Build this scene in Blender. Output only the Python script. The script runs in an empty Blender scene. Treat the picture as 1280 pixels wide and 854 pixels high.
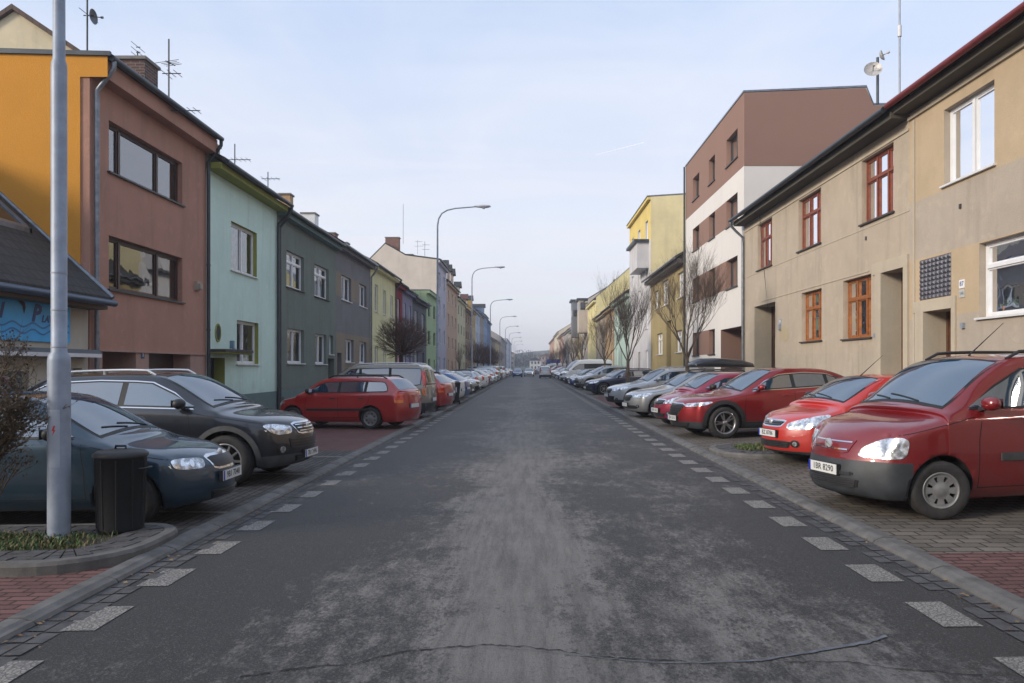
import bpy, bmesh, math, random
from mathutils import Vector, Matrix
from mathutils.bvhtree import BVHTree
from mathutils.geometry import delaunay_2d_cdt
R = math.radians
random.seed(7)
SC = bpy.context.scene
COL = SC.collection

# ------------------------------------------------------------------ camera
EYE = 1.7; FP = 950.0; VX = 661.0; VY = 459.0        # focal length in px of the 1280 wide photo, vanishing point
cam_d = bpy.data.cameras.new('camera'); cam = bpy.data.objects.new('camera', cam_d); COL.objects.link(cam)
cam.location = (0, 0, EYE); cam.rotation_euler = (R(90), 0, 0)
cam_d.sensor_width = 36; cam_d.lens = 36 * FP / 1280
cam_d.shift_x = -(VX - 640) / 1280; cam_d.shift_y = (VY - 427) / 1280
cam_d.clip_start = .05; cam_d.clip_end = 6000
SC.camera = cam

# ------------------------------------------------------------------ sky and sun
SUN_EL, SUN_ROT = 21, -118                               # sun behind the camera, to the left
w = bpy.data.worlds.new('World'); SC.world = w; w.use_nodes = True
nt = w.node_tree; N = nt.nodes; L = nt.links
bg = N['Background']
sky = N.new('ShaderNodeTexSky'); sky.sky_type = 'NISHITA'; sky.sun_disc = False
sky.sun_elevation = R(SUN_EL); sky.sun_rotation = R(SUN_ROT)
sky.air_density = 1.0; sky.dust_density = 1.6; sky.ozone_density = 1.0; sky.altitude = 200
tc = N.new('ShaderNodeTexCoord')
sep = N.new('ShaderNodeSeparateXYZ'); L.new(tc.outputs['Generated'], sep.inputs[0])
# thin veil cloud: direction projected on a high layer
zc = N.new('ShaderNodeMath'); zc.operation = 'MAXIMUM'; L.new(sep.outputs['Z'], zc.inputs[0]); zc.inputs[1].default_value = .03
dx = N.new('ShaderNodeMath'); dx.operation = 'DIVIDE'; L.new(sep.outputs['X'], dx.inputs[0]); L.new(zc.outputs[0], dx.inputs[1])
dy = N.new('ShaderNodeMath'); dy.operation = 'DIVIDE'; L.new(sep.outputs['Y'], dy.inputs[0]); L.new(zc.outputs[0], dy.inputs[1])
cmb = N.new('ShaderNodeCombineXYZ'); L.new(dx.outputs[0], cmb.inputs[0]); L.new(dy.outputs[0], cmb.inputs[1])
mp = N.new('ShaderNodeMapping'); mp.inputs['Rotation'].default_value = (0, 0, R(35)); mp.inputs['Scale'].default_value = (.55, 1.5, 1)
L.new(cmb.outputs[0], mp.inputs[0])
cn = N.new('ShaderNodeTexNoise'); cn.inputs['Scale'].default_value = .9; cn.inputs['Detail'].default_value = 7; cn.inputs['Roughness'].default_value = .55
cn.inputs['Distortion'].default_value = .6
L.new(mp.outputs[0], cn.inputs[0])
cr = N.new('ShaderNodeMapRange'); cr.inputs[1].default_value = .30; cr.inputs[2].default_value = .75; cr.inputs[3].default_value = -.22; cr.inputs[4].default_value = .10
L.new(cn.outputs[0], cr.inputs[0])
# the veil is thick low in the sky and thins out overhead
hz = N.new('ShaderNodeMapRange'); hz.inputs[1].default_value = .30; hz.inputs[2].default_value = .85; hz.inputs[3].default_value = .98; hz.inputs[4].default_value = .72
L.new(sep.outputs['Z'], hz.inputs[0])
mx = N.new('ShaderNodeMath'); mx.operation = 'ADD'; mx.use_clamp = True; L.new(cr.outputs[0], mx.inputs[0]); L.new(hz.outputs[0], mx.inputs[1])
# veil colour: bluish white above, lavender grey at the horizon
vr = N.new('ShaderNodeValToRGB'); L.new(sep.outputs['Z'], vr.inputs[0])
e = vr.color_ramp.elements
e[0].position = 0; e[0].color = (3.75, 3.68, 3.9, 1)
e[1].position = .5; e[1].color = (2.35, 2.98, 4.2, 1)
m1 = vr.color_ramp.elements.new(.2); m1.color = (3.55, 3.66, 4.1, 1)
m2 = vr.color_ramp.elements.new(.64); m2.color = (3.7, 4.25, 5.3, 1)
mix = N.new('ShaderNodeMix'); mix.data_type = 'RGBA'
L.new(mx.outputs[0], mix.inputs[0]); 
# soft cirrus: a second, larger pattern brightens the veil
cn2 = N.new('ShaderNodeTexNoise'); cn2.inputs['Scale'].default_value = .55; cn2.inputs['Detail'].default_value = 8; cn2.inputs['Roughness'].default_value = .6; cn2.inputs['Distortion'].default_value = .8
mp2 = N.new('ShaderNodeMapping'); mp2.inputs['Rotation'].default_value = (0, 0, R(-28)); mp2.inputs['Scale'].default_value = (1.5, .55, 1); mp2.inputs['Location'].default_value = (3.1, 1.7, 0); L.new(cmb.outputs[0], mp2.inputs[0]); L.new(mp2.outputs[0], cn2.inputs[0])
cf = N.new('ShaderNodeMapRange'); cf.inputs[1].default_value = .45; cf.inputs[2].default_value = .72; cf.inputs[3].default_value = 0; cf.inputs[4].default_value = .75; L.new(cn2.outputs[0], cf.inputs[0])
vm = N.new('ShaderNodeMix'); vm.data_type = 'RGBA'; L.new(cf.outputs[0], vm.inputs[0]); L.new(vr.outputs[0], vm.inputs[6]); vm.inputs[7].default_value = (3.75, 3.85, 4.2, 1)
L.new(sky.outputs[0], mix.inputs[6]); L.new(vm.outputs[2], mix.inputs[7])
L.new(mix.outputs[2], bg.inputs[0]); bg.inputs[1].default_value = .12

sun_d = bpy.data.lights.new('sun', 'SUN'); sun = bpy.data.objects.new('sun', sun_d); COL.objects.link(sun)
sun_d.energy = 1.7; sun_d.angle = R(13); sun_d.color = (1, .89, .74)
az = R(SUN_ROT)                                           # rotation about z from +Y, clockwise
sdir = Vector((math.sin(az) * math.cos(R(SUN_EL)), math.cos(az) * math.cos(R(SUN_EL)), math.sin(R(SUN_EL))))
sun.rotation_euler = (-sdir).to_track_quat('-Z', 'Y').to_euler(); sun.location = sdir * 60
SC.view_settings.view_transform = 'Standard'; SC.view_settings.look = 'None'
SC.view_settings.exposure = 1.05; SC.view_settings.gamma = 1; SC.view_settings.use_curve_mapping = False
SC.cycles.max_bounces = 6; SC.cycles.transparent_max_bounces = 16; SC.cycles.volume_bounces = 0
SC.cycles.use_denoising = True; SC.cycles.volume_step_rate = 4

# ------------------------------------------------------------------ materials
MATS = {}
def srgb(h):
    if isinstance(h, str):
        c = [int(h[i:i+2], 16) / 255 for i in (0, 2, 4)]
        return tuple(x / 12.92 if x <= .04045 else ((x + .055) / 1.055) ** 2.4 for x in c)
    return h
def new_mat(name):
    m = bpy.data.materials.new(name); m.use_nodes = True
    return m, m.node_tree.nodes, m.node_tree.links, m.node_tree.nodes['Principled BSDF']
def noise(N, L, src, scale, detail=4, rough=.55, vec=None, out='Fac'):
    n = N.new('ShaderNodeTexNoise'); n.inputs['Scale'].default_value = scale; n.inputs['Detail'].default_value = detail; n.inputs['Roughness'].default_value = rough
    if vec:
        mp = N.new('ShaderNodeMapping'); mp.inputs['Scale'].default_value = vec; L.new(src, mp.inputs[0]); src = mp.outputs[0]
    L.new(src, n.inputs['Vector'])
    return n.outputs[out]
def rng(N, L, src, a, b, c, d):
    r = N.new('ShaderNodeMapRange'); L.new(src, r.inputs[0])
    for i, v in zip((1, 2, 3, 4), (a, b, c, d)): r.inputs[i].default_value = v
    return r.outputs[0]
def mixc(N, L, fac, a, b, mode='MIX'):
    m = N.new('ShaderNodeMix'); m.data_type = 'RGBA'; m.blend_type = mode
    if isinstance(fac, (int, float)): m.inputs[0].default_value = fac
    else: L.new(fac, m.inputs[0])
    for i, v in ((6, a), (7, b)):
        if isinstance(v, (tuple, list)): m.inputs[i].default_value = (*v[:3], 1)
        else: L.new(v, m.inputs[i])
    return m.outputs[2]
def math_n(N, L, op, a, b=None):
    m = N.new('ShaderNodeMath'); m.operation = op
    for i, v in ((0, a), (1, b)):
        if v is None: continue
        if isinstance(v, (int, float)): m.inputs[i].default_value = v
        else: L.new(v, m.inputs[i])
    return m.outputs[0]
def bump(N, L, p, h, strength, dist=.01):
    b = N.new('ShaderNodeBump'); b.inputs['Strength'].default_value = strength; b.inputs['Distance'].default_value = dist
    L.new(h, b.inputs['Height']); L.new(b.outputs[0], p.inputs['Normal'])
def simple(name, col, rough=.5, metal=0, var=0, nscale=4, spec=.5, coat=0, emit=0, bmp=0, bscale=60, ior=None):
    if name in MATS: return MATS[name]
    m, N, L, p = new_mat(name); c = srgb(col)
    p.inputs['Base Color'].default_value = (*c, 1); p.inputs['Roughness'].default_value = rough
    p.inputs['Metallic'].default_value = metal; p.inputs['Specular IOR Level'].default_value = spec
    p.inputs['Coat Weight'].default_value = coat; p.inputs['Coat Roughness'].default_value = .03
    if ior: p.inputs['IOR'].default_value = ior
    if var or bmp:
        t = N.new('ShaderNodeTexCoord').outputs['Object']
    if var:
        f = noise(N, L, t, nscale)
        L.new(mixc(N, L, rng(N, L, f, .3, .7, 0, 1), tuple(x * (1 - var) for x in c), tuple(min(1, x * (1 + var)) for x in c)), p.inputs['Base Color'])
    if bmp: bump(N, L, p, noise(N, L, t, bscale, 6), bmp)
    MATS[name] = m; return m
def plaster(name, col, var=.10, stain=.25, grime=(.10, .09, .075), rough=.92, bmp=.5, bscale=45):
    if name in MATS: return MATS[name]
    m, N, L, p = new_mat(name); c = srgb(col); p.inputs['Roughness'].default_value = rough; p.inputs['Specular IOR Level'].default_value = .2
    t = N.new('ShaderNodeNewGeometry').outputs['Position']
    f = noise(N, L, t, .7, 6, .6)
    base = mixc(N, L, rng(N, L, f, .3, .7, 0, 1), tuple(x * (1 - var) for x in c), tuple(min(1, x * (1 + var)) for x in c))
    fine = noise(N, L, t, bscale, 4, .6)
    base = mixc(N, L, rng(N, L, fine, .3, .7, 0, .22), base, tuple(x * .55 for x in c))
    st = noise(N, L, t, 1.0, 5, .6, vec=(2.3, 2.3, .22))
    base = mixc(N, L, rng(N, L, st, .52, .78, 0, stain), base, grime)
    zs_ = N.new('ShaderNodeSeparateXYZ'); L.new(t, zs_.inputs[0])
    spl = math_n(N, L, 'MULTIPLY', rng(N, L, math_n(N, L, 'ADD', zs_.outputs['Z'], rng(N, L, noise(N, L, t, 2.2, 6, .7), .25, .75, -.45, .45)), .15, 1.1, .55, 0), min(1, stain * 2.2))
    base = mixc(N, L, spl, base, grime)
    patch = noise(N, L, t, 3.5, 5, .6)
    base = mixc(N, L, rng(N, L, patch, .55, .68, 0, min(.30, stain * .8)), base, tuple(min(1, x * 1.28) for x in c))
    L.new(base, p.inputs['Base Color'])
    bump(N, L, p, fine, bmp, .02)
    MATS[name] = m; return m
def paint(name, col, metal=.35, rough=.28, dirt=.15):
    if name in MATS: return MATS[name]
    m, N, L, p = new_mat(name); c = srgb(col)
    p.inputs['Metallic'].default_value = metal; p.inputs['Coat Weight'].default_value = 1; p.inputs['Coat Roughness'].default_value = .04
    t = N.new('ShaderNodeTexCoord').outputs['Object']
    z = N.new('ShaderNodeSeparateXYZ'); L.new(t, z.inputs[0])
    low = rng(N, L, z.outputs['Z'], .25, .8, 1, 0)
    d = math_n(N, L, 'MULTIPLY', math_n(N, L, 'ADD', math_n(N, L, 'MULTIPLY', low, .75), .10), rng(N, L, noise(N, L, t, 5, 6, .65), .35, .75, .1, 1))
    L.new(mixc(N, L, math_n(N, L, 'MULTIPLY', d, dirt * 1.8), c, (.10, .09, .08)), p.inputs['Base Color'])
    L.new(math_n(N, L, 'ADD', math_n(N, L, 'MULTIPLY', d, .25), rough), p.inputs['Roughness'])
    L.new(math_n(N, L, 'ADD', math_n(N, L, 'MULTIPLY', d, .07), .015), p.inputs['Coat Roughness'])
    MATS[name] = m; return m
def glass_mat(name, tint=(.9, .93, .95), ior=3.1):
    m, N, L, p = new_mat(name); N.remove(p); out = N['Material Output']
    tr = N.new('ShaderNodeBsdfTransparent'); tr.inputs[0].default_value = (*tint, 1)
    gl = N.new('ShaderNodeBsdfGlossy'); gl.inputs['Roughness'].default_value = .015; gl.inputs[0].default_value = (.95, .97, 1, 1)
    fr = N.new('ShaderNodeFresnel'); fr.inputs[0].default_value = ior
    t = N.new('ShaderNodeNewGeometry').outputs['Position']
    b = N.new('ShaderNodeBump'); b.inputs['Strength'].default_value = .10; b.inputs['Distance'].default_value = .03
    L.new(noise(N, L, t, 1.4, 2), b.inputs['Height']); L.new(b.outputs[0], gl.inputs['Normal'])
    mx = N.new('ShaderNodeMixShader'); L.new(fr.outputs[0], mx.inputs[0]); L.new(tr.outputs[0], mx.inputs[1]); L.new(gl.outputs[0], mx.inputs[2])
    L.new(mx.outputs[0], out.inputs[0]); MATS[name] = m; return m
GLASS = glass_mat('window_glass')
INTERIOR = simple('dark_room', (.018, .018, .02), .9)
CURTAIN = simple('net_curtain', (.55, .56, .58), .9, var=.25, nscale=6, bmp=.3, bscale=25)
ZINC = simple('zinc', (.20, .22, .25), .42, .7, var=.25, nscale=7)
DKZINC = simple('dark_gutter', (.045, .055, .065), .45, .5, var=.2)
BLACK = simple('black_plastic', (.018, .018, .02), .55, var=.3, nscale=9)

# ------------------------------------------------------------------ mesh collector
class MB:
    def __init__(s): s.v = []; s.f = []; s.m = []; s.sm = []
    def face(s, pts, mi=0, sm=False):
        b = len(s.v); s.v += [tuple(p) for p in pts]; s.f.append(tuple(range(b, b + len(pts)))); s.m.append(mi); s.sm.append(sm); return s
    def mesh(s, vs, fs, mi=0, sm=False):
        b = len(s.v); s.v += [tuple(p) for p in vs]
        for f in fs: s.f.append(tuple(i + b for i in f)); s.m.append(mi); s.sm.append(sm)
        return s
    def box(s, x0, x1, y0, y1, z0, z1, mi=0):
        if x0 > x1: x0, x1 = x1, x0
        if y0 > y1: y0, y1 = y1, y0
        v = [(x0,y0,z0),(x1,y0,z0),(x1,y1,z0),(x0,y1,z0),(x0,y0,z1),(x1,y0,z1),(x1,y1,z1),(x0,y1,z1)]
        return s.mesh(v, [(0,3,2,1),(4,5,6,7),(0,1,5,4),(1,2,6,5),(2,3,7,6),(3,0,4,7)], mi)
    def prism(s, poly, axis, a, b, mi=0):
        """poly in the two other axes, extruded along axis from a to b"""
        def P(p, t):
            q = list(p); q.insert(axis, t); return tuple(q)
        n = len(poly); v = [P(p, a) for p in poly] + [P(p, b) for p in poly]
        return s.mesh(v, [tuple(range(n))[::-1], tuple(range(n, 2*n))] + [(i, (i+1) % n, n + (i+1) % n, n + i) for i in range(n)], mi)
    def tube(s, pts, rad, n=8, mi=0, caps=True, sm=True):
        pts = [Vector(p) for p in pts]; k = len(pts)
        if isinstance(rad, (int, float)): rad = [rad] * k
        up = None; rings = []
        for i, p in enumerate(pts):
            d = (pts[min(i+1, k-1)] - pts[max(i-1, 0)]).normalized()
            if up is None: up = d.orthogonal().normalized()
            up = (up - d * up.dot(d)); up = up.normalized() if up.length > 1e-6 else d.orthogonal().normalized()
            sd = d.cross(up)
            rings.append([p + (up * math.cos(2*math.pi*j/n) + sd * math.sin(2*math.pi*j/n)) * rad[i] for j in range(n)])
        v = [q for r in rings for q in r]; f = []
        for i in range(k - 1):
            for j in range(n): f.append((i*n + j, i*n + (j+1) % n, (i+1)*n + (j+1) % n, (i+1)*n + j))
        s.mesh(v, f, mi, sm)
        if caps: s.face(rings[0][::-1], mi); s.face(rings[-1], mi)
        return s
    def lathe(s, prof, c=(0,0,0), axis=2, n=24, mi=0, sm=True):
        """prof = (radius, height along axis)"""
        v = []; k = len(prof)
        for r, h in prof:
            for j in range(n):
                a = 2*math.pi*j/n; q = [r*math.cos(a), r*math.sin(a)]; q.insert(axis, h)
                v.append((q[0]+c[0], q[1]+c[1], q[2]+c[2]))
        f = [(i*n+j, i*n+(j+1) % n, (i+1)*n+(j+1) % n, (i+1)*n+j) for i in range(k-1) for j in range(n)]
        return s.mesh(v, f, mi, sm)
    def build(s, name, mats, parent=None, world=False):
        if not isinstance(mats, (list, tuple)): mats = [mats]
        off = Vector((0, 0, 0))
        if parent and world:
            p = parent
            while p: off += Vector(p.location); p = p.parent
        me = bpy.data.meshes.new(name)
        me.from_pydata([(x - off.x, y - off.y, z - off.z) for x, y, z in s.v], [], s.f)
        for m in mats: me.materials.append(m)
        me.polygons.foreach_set('material_index', s.m); me.polygons.foreach_set('use_smooth', s.sm); me.update()
        o = bpy.data.objects.new(name, me); COL.objects.link(o)
        if parent: o.parent = parent
        return o
def tag(o, label=None, cat=None, group=None, kind=None):
    if label: o['label'] = label
    if cat: o['category'] = cat
    if group: o['group'] = group
    if kind: o['kind'] = kind
    return o
def empty(name, loc=(0,0,0), rz=0, label=None, cat=None, group=None):
    o = bpy.data.objects.new(name, None); COL.objects.link(o); o.location = loc; o.rotation_euler = (0, 0, rz); o.empty_display_size = .3
    return tag(o, label, cat, group)
def text_mesh(name, s, size, mat, parent=None, M=None, extrude=.002, bold=0.0, shear=0.0):
    """lettering as a mesh in the local XY plane, placed by the matrix M"""
    c = bpy.data.curves.new(name, 'FONT'); c.body = s; c.size = size; c.extrude = extrude; c.align_x = 'CENTER'; c.align_y = 'CENTER'; c.offset = bold; c.shear = shear
    c.resolution_u = 2
    t = bpy.data.objects.new(name, c); COL.objects.link(t)
    dg = bpy.context.evaluated_depsgraph_get(); me = bpy.data.meshes.new_from_object(t.evaluated_get(dg))
    bpy.data.objects.remove(t); bpy.data.curves.remove(c)
    me.materials.clear(); me.materials.append(mat)
    if M is not None: me.transform(M)
    me.name = name
    o = bpy.data.objects.new(name, me); COL.objects.link(o); o.parent = parent
    return o
SLOPE = .012
def gz(x):
    """height of the street across its width: it tilts up to the right, pavements are a kerb higher"""
    if x < -8.2: return -.05
    if x > 7.9: return .22
    return SLOPE * (x + 2.9)
# ------------------------------------------------------------------ ground
YN, YF = -66, 460
def asphalt():
    m, N, L, p = new_mat('asphalt')
    t = N.new('ShaderNodeNewGeometry').outputs['Position']
    s = N.new('ShaderNodeSeparateXYZ'); L.new(t, s.inputs[0])
    ax = math_n(N, L, 'ABSOLUTE', math_n(N, L, 'SUBTRACT', s.outputs['X'], .35))
    # worn pale lane in the middle, ragged down to the single stones; a darker bitumen wheel track runs through it
    def nz_(sc, de, ro, ve, amp): return rng(N, L, noise(N, L, t, sc, de, ro, vec=ve), .2, .8, -amp, amp)
    lane = rng(N, L, ax, .6, 2.5, .34, -.42)
    tr = math_n(N, L, 'ABSOLUTE', math_n(N, L, 'SUBTRACT', s.outputs['X'], .85))
    lane = math_n(N, L, 'SUBTRACT', lane, rng(N, L, tr, .1, .9, .40, 0))
    tr2 = math_n(N, L, 'ABSOLUTE', math_n(N, L, 'ADD', s.outputs['X'], .25))
    lane = math_n(N, L, 'ADD', lane, rng(N, L, tr2, .1, .6, .22, 0))
    for a_ in (nz_(.42, 3, .5, (1, .5, 1), .62), nz_(1.5, 5, .6, (1.2, .7, 1), .36), nz_(9, 4, .7, (1, .5, 1), .42), nz_(42, 3, .7, (1, .6, 1), .36)):
        lane = math_n(N, L, 'ADD', lane, a_)
    worn = rng(N, L, lane, -.18, .26, 0, 1)
    worn = math_n(N, L, 'MULTIPLY', worn, rng(N, L, noise(N, L, t, 3.2, 6, .75, vec=(2.2, .22, 1)), .30, .58, .30, 1))
    big = noise(N, L, t, .25, 4)
    dark = mixc(N, L, big, (.027, .0255, .0245), (.042, .040, .0375))
    pale = mixc(N, L, noise(N, L, t, 2.2, 5), (.135, .127, .120), (.215, .202, .19))
    c = mixc(N, L, worn, dark, pale)
    agg = noise(N, L, t, 75, 4, .75)
    c = mixc(N, L, rng(N, L, agg, .54, .68, 0, .6), c, (.20, .195, .19))
    c = mixc(N, L, rng(N, L, agg, .30, .45, .6, 0), c, (.012, .012, .014))
    # oil drips
    L.new(c, p.inputs['Base Color'])
    L.new(rng(N, L, worn, 0, 1, .62, .85), p.inputs['Roughness'])
    p.inputs['Specular IOR Level'].default_value = .35
    bump(N, L, p, agg, .8, .012)
    return m
def pavers(name, c1, c2, joint, sx=.2, sy=.1, rot=0):
    m, N, L, p = new_mat(name)
    t = N.new('ShaderNodeNewGeometry').outputs['Position']
    mp = N.new('ShaderNodeMapping'); mp.inputs['Rotation'].default_value = (0, 0, rot); L.new(t, mp.inputs[0])
    b = N.new('ShaderNodeTexBrick'); L.new(mp.outputs[0], b.inputs['Vector'])
    b.inputs['Color1'].default_value = (*c1, 1); b.inputs['Color2'].default_value = (*c2, 1); b.inputs['Mortar'].default_value = (*joint, 1)
    b.inputs['Scale'].default_value = 1; b.inputs['Brick Width'].default_value = sx; b.inputs['Row Height'].default_value = sy
    b.inputs['Mortar Size'].default_value = .012; b.inputs['Mortar Smooth'].default_value = .3; b.inputs['Bias'].default_value = 0
    big = noise(N, L, t, .8, 6, .65)
    c = mixc(N, L, rng(N, L, big, .35, .7, 0, .55), b.outputs[0], tuple(x * .45 for x in c1))
    fine = noise(N, L, t, 60, 4)
    c = mixc(N, L, rng(N, L, fine, .4, .75, 0, .35), c, tuple(min(1, x * 1.9) for x in c1))
    L.new(c, p.inputs['Base Color']); p.inputs['Roughness'].default_value = .85; p.inputs['Specular IOR Level'].default_value = .3
    h = math_n(N, L, 'ADD', math_n(N, L, 'MULTIPLY', b.outputs['Fac'], -1.0), math_n(N, L, 'MULTIPLY', fine, .35))
    bump(N, L, p, h, .7, .012)
    return m
ASPH = asphalt()
GREY_P = pavers('grey_pavers', (.060, .055, .053), (.12, .108, .10), (.014, .012, .011), rot=R(90))
GREY_R = pavers('warm_grey_pavers', (.10, .087, .073), (.175, .152, .130), (.018, .015, .012), sx=.24, sy=.16, rot=R(2))
RED_P = pavers('red_pavers', (.115, .055, .050), (.18, .088, .078), (.022, .015, .013), rot=R(0))
WALK_P = pavers('walk_pavers', (.12, .115, .11), (.16, .155, .15), (.04, .04, .04), sx=.3, sy=.3)
STONE = simple('kerb_stone', (.105, .10, .095), .8, var=.35, nscale=5, bmp=.5, bscale=70)
SETT = simple('gutter_stone', (.060, .058, .060), .8, var=.4, nscale=9, bmp=.4)
EARTH = simple('earth', (.045, .036, .025), .95, var=.4, nscale=6, bmp=1, bscale=18)
def sheet(name, xs, y0, y1, dz, mat, zfn=None):
    zfn = zfn or (lambda x: SLOPE * (x + 2.9))
    g = MB()
    for a, b in zip(xs[:-1], xs[1:]):
        g.face([(a, y0, zfn(a) + dz), (b, y0, zfn(b) + dz), (b, y1, zfn(b) + dz), (a, y1, zfn(a) + dz)])
    return tag(g.build(name, mat), kind='structure')
XL, XR = -3.24, 3.17                                       # kerb lines
g = MB(); g.face([(-270, -60, -.75), (270, -60, -.75), (270, 725, -.75), (-270, 725, -.75)])
tag(g.build('ground', simple('far_ground', (.06, .065, .05), .95, var=.3, nscale=.05)), kind='structure')
sheet('road', [XL - .1, 0, XR + .1], YN, YF, 0, ASPH)
# parking strips are cut to bays of different paving
def strip(side, y0, y1, mat, name='parking_strip'):
    if side < 0: sheet(name, [-8.2, XL - .18], y0, y1, .02, mat)
    else: sheet(name, [XR + .18, 7.9], y0, y1, .02, mat)
for y0, y1, m in ((YN, 7.0, RED_P), (7.0, 15.4, GREY_P), (15.4, 24.2, RED_P), (24.2, 72, GREY_P), (72, 80, RED_P), (80, YF, GREY_P)):
    strip(-1, y0, y1, m)
for y0, y1, m in ((YN, 6.55, RED_P), (6.55, 29.5, GREY_R), (29.5, 41, RED_P), (41, 92, GREY_R), (92, 99, RED_P), (99, YF, GREY_R)):
    strip(1, y0, y1, m)
g = MB()
g.box(-11.5, -8.2, YN, YF, -.3, -.05); g.box(7.9, 10.5, YN, YF, 0, .22)
tag(g.build('pavement', WALK_P), kind='structure')
# kerb stones: one sheet of stones each metre with rounded top edge
g = MB()
for side, xk in ((-1, XL), (1, XR)):
    y = YN
    while y < 150:
        a, b = y + .006, min(y + 1.0, 150) - .006
        x0, x1 = xk, xk + side * .19
        j = random.uniform(-.004, .004)
        z0 = SLOPE * (x0 + 2.9); z1 = SLOPE * (x1 + 2.9) + .055 + j
        prof = [(x0, z0 - .05), (x0, z0 + .012), (x0 + side * .02, z0 + .035), (x0 + side * .055, z1 - .012), (x0 + side * .09, z1), (x1, z1), (x1, z0 - .05)]
        g.prism([(px, pz) for px, pz in prof], 1, a, b)
        y += 1.0
    g.box(min(xk, xk + side * .19), max(xk, xk + side * .19), 150, YF, -.1, SLOPE * (xk + 2.9) + .06)
tag(g.build('kerb', STONE), kind='structure')
# gutter of two rows of setts along each kerb, half swallowed by the asphalt
g = MB(); rr = random.Random(3)
for side, xk in ((-1, XL), (1, XR)):
    for row in range(2):
        y = -2 + row * .11
        while y < 60:
            ln = rr.uniform(.17, .23)
            if not (row == 1 and rr.random() < .30):
                x1 = xk - side * (.012 + row * .125); x0 = x1 - side * .112
                z = SLOPE * (x0 + 2.9) + rr.uniform(.004, .008)
                z2 = SLOPE * (x1 + 2.9) + rr.uniform(.004, .008)
                g.face([(x0, y, z), (x1, y, z2), (x1, y + ln - .02, z2), (x0, y + ln - .02, z)])
            y += ln
tag(g.build('gutter', SETT), kind='structure')
# worn dash markings
def dash_mat():
    m, N, L, p = new_mat('worn_white_paint')
    t = N.new('ShaderNodeNewGeometry').outputs['Position']
    v = N.new('ShaderNodeTexVoronoi'); v.feature = 'DISTANCE_TO_EDGE'; v.inputs['Scale'].default_value = 38; L.new(t, v.inputs['Vector'])
    f = rng(N, L, v.outputs['Distance'], .06, .2, 0, 1)
    f2 = rng(N, L, noise(N, L, t, 5, 7, .7), .28, .5, .25, 1)
    c = mixc(N, L, math_n(N, L, 'MULTIPLY', f, f2), (.10, .095, .088), (.27, .25, .225))
    L.new(c, p.inputs['Base Color']); p.inputs['Roughness'].default_value = .7
    bump(N, L, p, f, .4, .004)
    return m
g = MB()
for k in range(-2, 150):
    for X, y0, pitch in ((-2.94, 5.14, 1.0), (2.57, 5.02, 1.0)):
        yc = y0 + pitch * k
        if yc > 130: continue
        z0 = SLOPE * (X - .125 + 2.9) + .005; z1 = SLOPE * (X + .125 + 2.9) + .005
        if X < 0: xa, xb = -3.045, -2.795 
        else: xa, xb = 2.605, 2.855
        g.face([(xa, yc - .25, SLOPE*(xa+2.9) + .005), (xb, yc - .25, SLOPE*(xb+2.9) + .005), (xb, yc + .25, SLOPE*(xb+2.9) + .005), (xa, yc + .25, SLOPE*(xa+2.9) + .005)])
tag(g.build('road_marking', dash_mat()), kind='structure')
# white bay lines on the left parking strip
g = MB()
for yb in (8.75, 11.9, 14.2, 25, 27.9, 30.8, 33.7, 36.6, 39.5, 42.4):
    g.face([(x, yb + dyy + (-x - 3.4) * .12, SLOPE * (x + 2.9) + .025) for x, dyy in ((-3.5, 0), (-7.6, 0), (-7.6, .1), (-3.5, .1))])
tag(g.build('bay_line', dash_mat()), kind='structure')
# crack and its pale sealing band across the road
g = MB(); rr = random.Random(11)
def ribbon(pts, wd, z):
    for (x0, y0), (x1, y1), w0, w1 in zip(pts[:-1], pts[1:], wd[:-1], wd[1:]):
        g.face([(x0, y0 - w0, SLOPE*(x0+2.9)+z), (x1, y1 - w1, SLOPE*(x1+2.9)+z), (x1, y1 + w1, SLOPE*(x1+2.9)+z), (x0, y0 + w0, SLOPE*(x0+2.9)+z)])
def gp(px, py):
    D = FP * 1.62 / (py - VY); return ((px - VX) / FP * D, D)
path = [(300, 832), (380, 822), (440, 818), (500, 805), (560, 799), (600, 797), (640, 798), (700, 805), (740, 813), (800, 817), (860, 820)]
fine = []
for (a, b), (c, d) in zip(path[:-1], path[1:]):
    for k in range(8):
        t = k / 8; fine.append(gp(a + (c-a)*t, b + (d-b)*t + rr.uniform(-1.1, 1.1)))
ribbon(fine, [rr.uniform(.002, .009) for _ in fine], .0055)
path2 = [(860, 823), (950, 819), (1010, 812), (1050, 805), (1110, 830), (1180, 838)]
fine = [gp(a + (c-a)*k/10, b + (d-b)*k/10 + rr.uniform(-1.2, 1.2)) for (a, b), (c, d) in zip([(980, 822), (1060, 822), (1120, 832)], [(1060, 822), (1120, 832), (1240, 842)]) for k in range(10)]
ribbon(fine, [rr.uniform(.002, .006) for _ in fine], .0055)
tag(g.build('road_crack', simple('crack', (.012, .012, .013), .9)), kind='structure')
g = MB()
path = [(520, 802), (600, 800), (640, 802), (700, 808), (760, 816), (830, 822), (900, 822), (950, 820), (1000, 813), (1050, 805), (1085, 799), (1113, 791)]
fine = []
for (a, b), (c, d) in zip(path[:-1], path[1:]):
    for k in range(6):
        t = k / 6; fine.append(gp(a + (c-a)*t, b + (d-b)*t + rr.uniform(-.5, .5)))
n = len(fine)
ribbon(fine, [.001 + .018 * min(1, (i / n) ** 1.6 * 1.2) * rr.uniform(.6, 1.15) for i in range(n)], .0075)
tag(g.build('crack_sealing', simple('sealing', (.10, .108, .125), .7, var=.4, nscale=12)), kind='structure')
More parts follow.
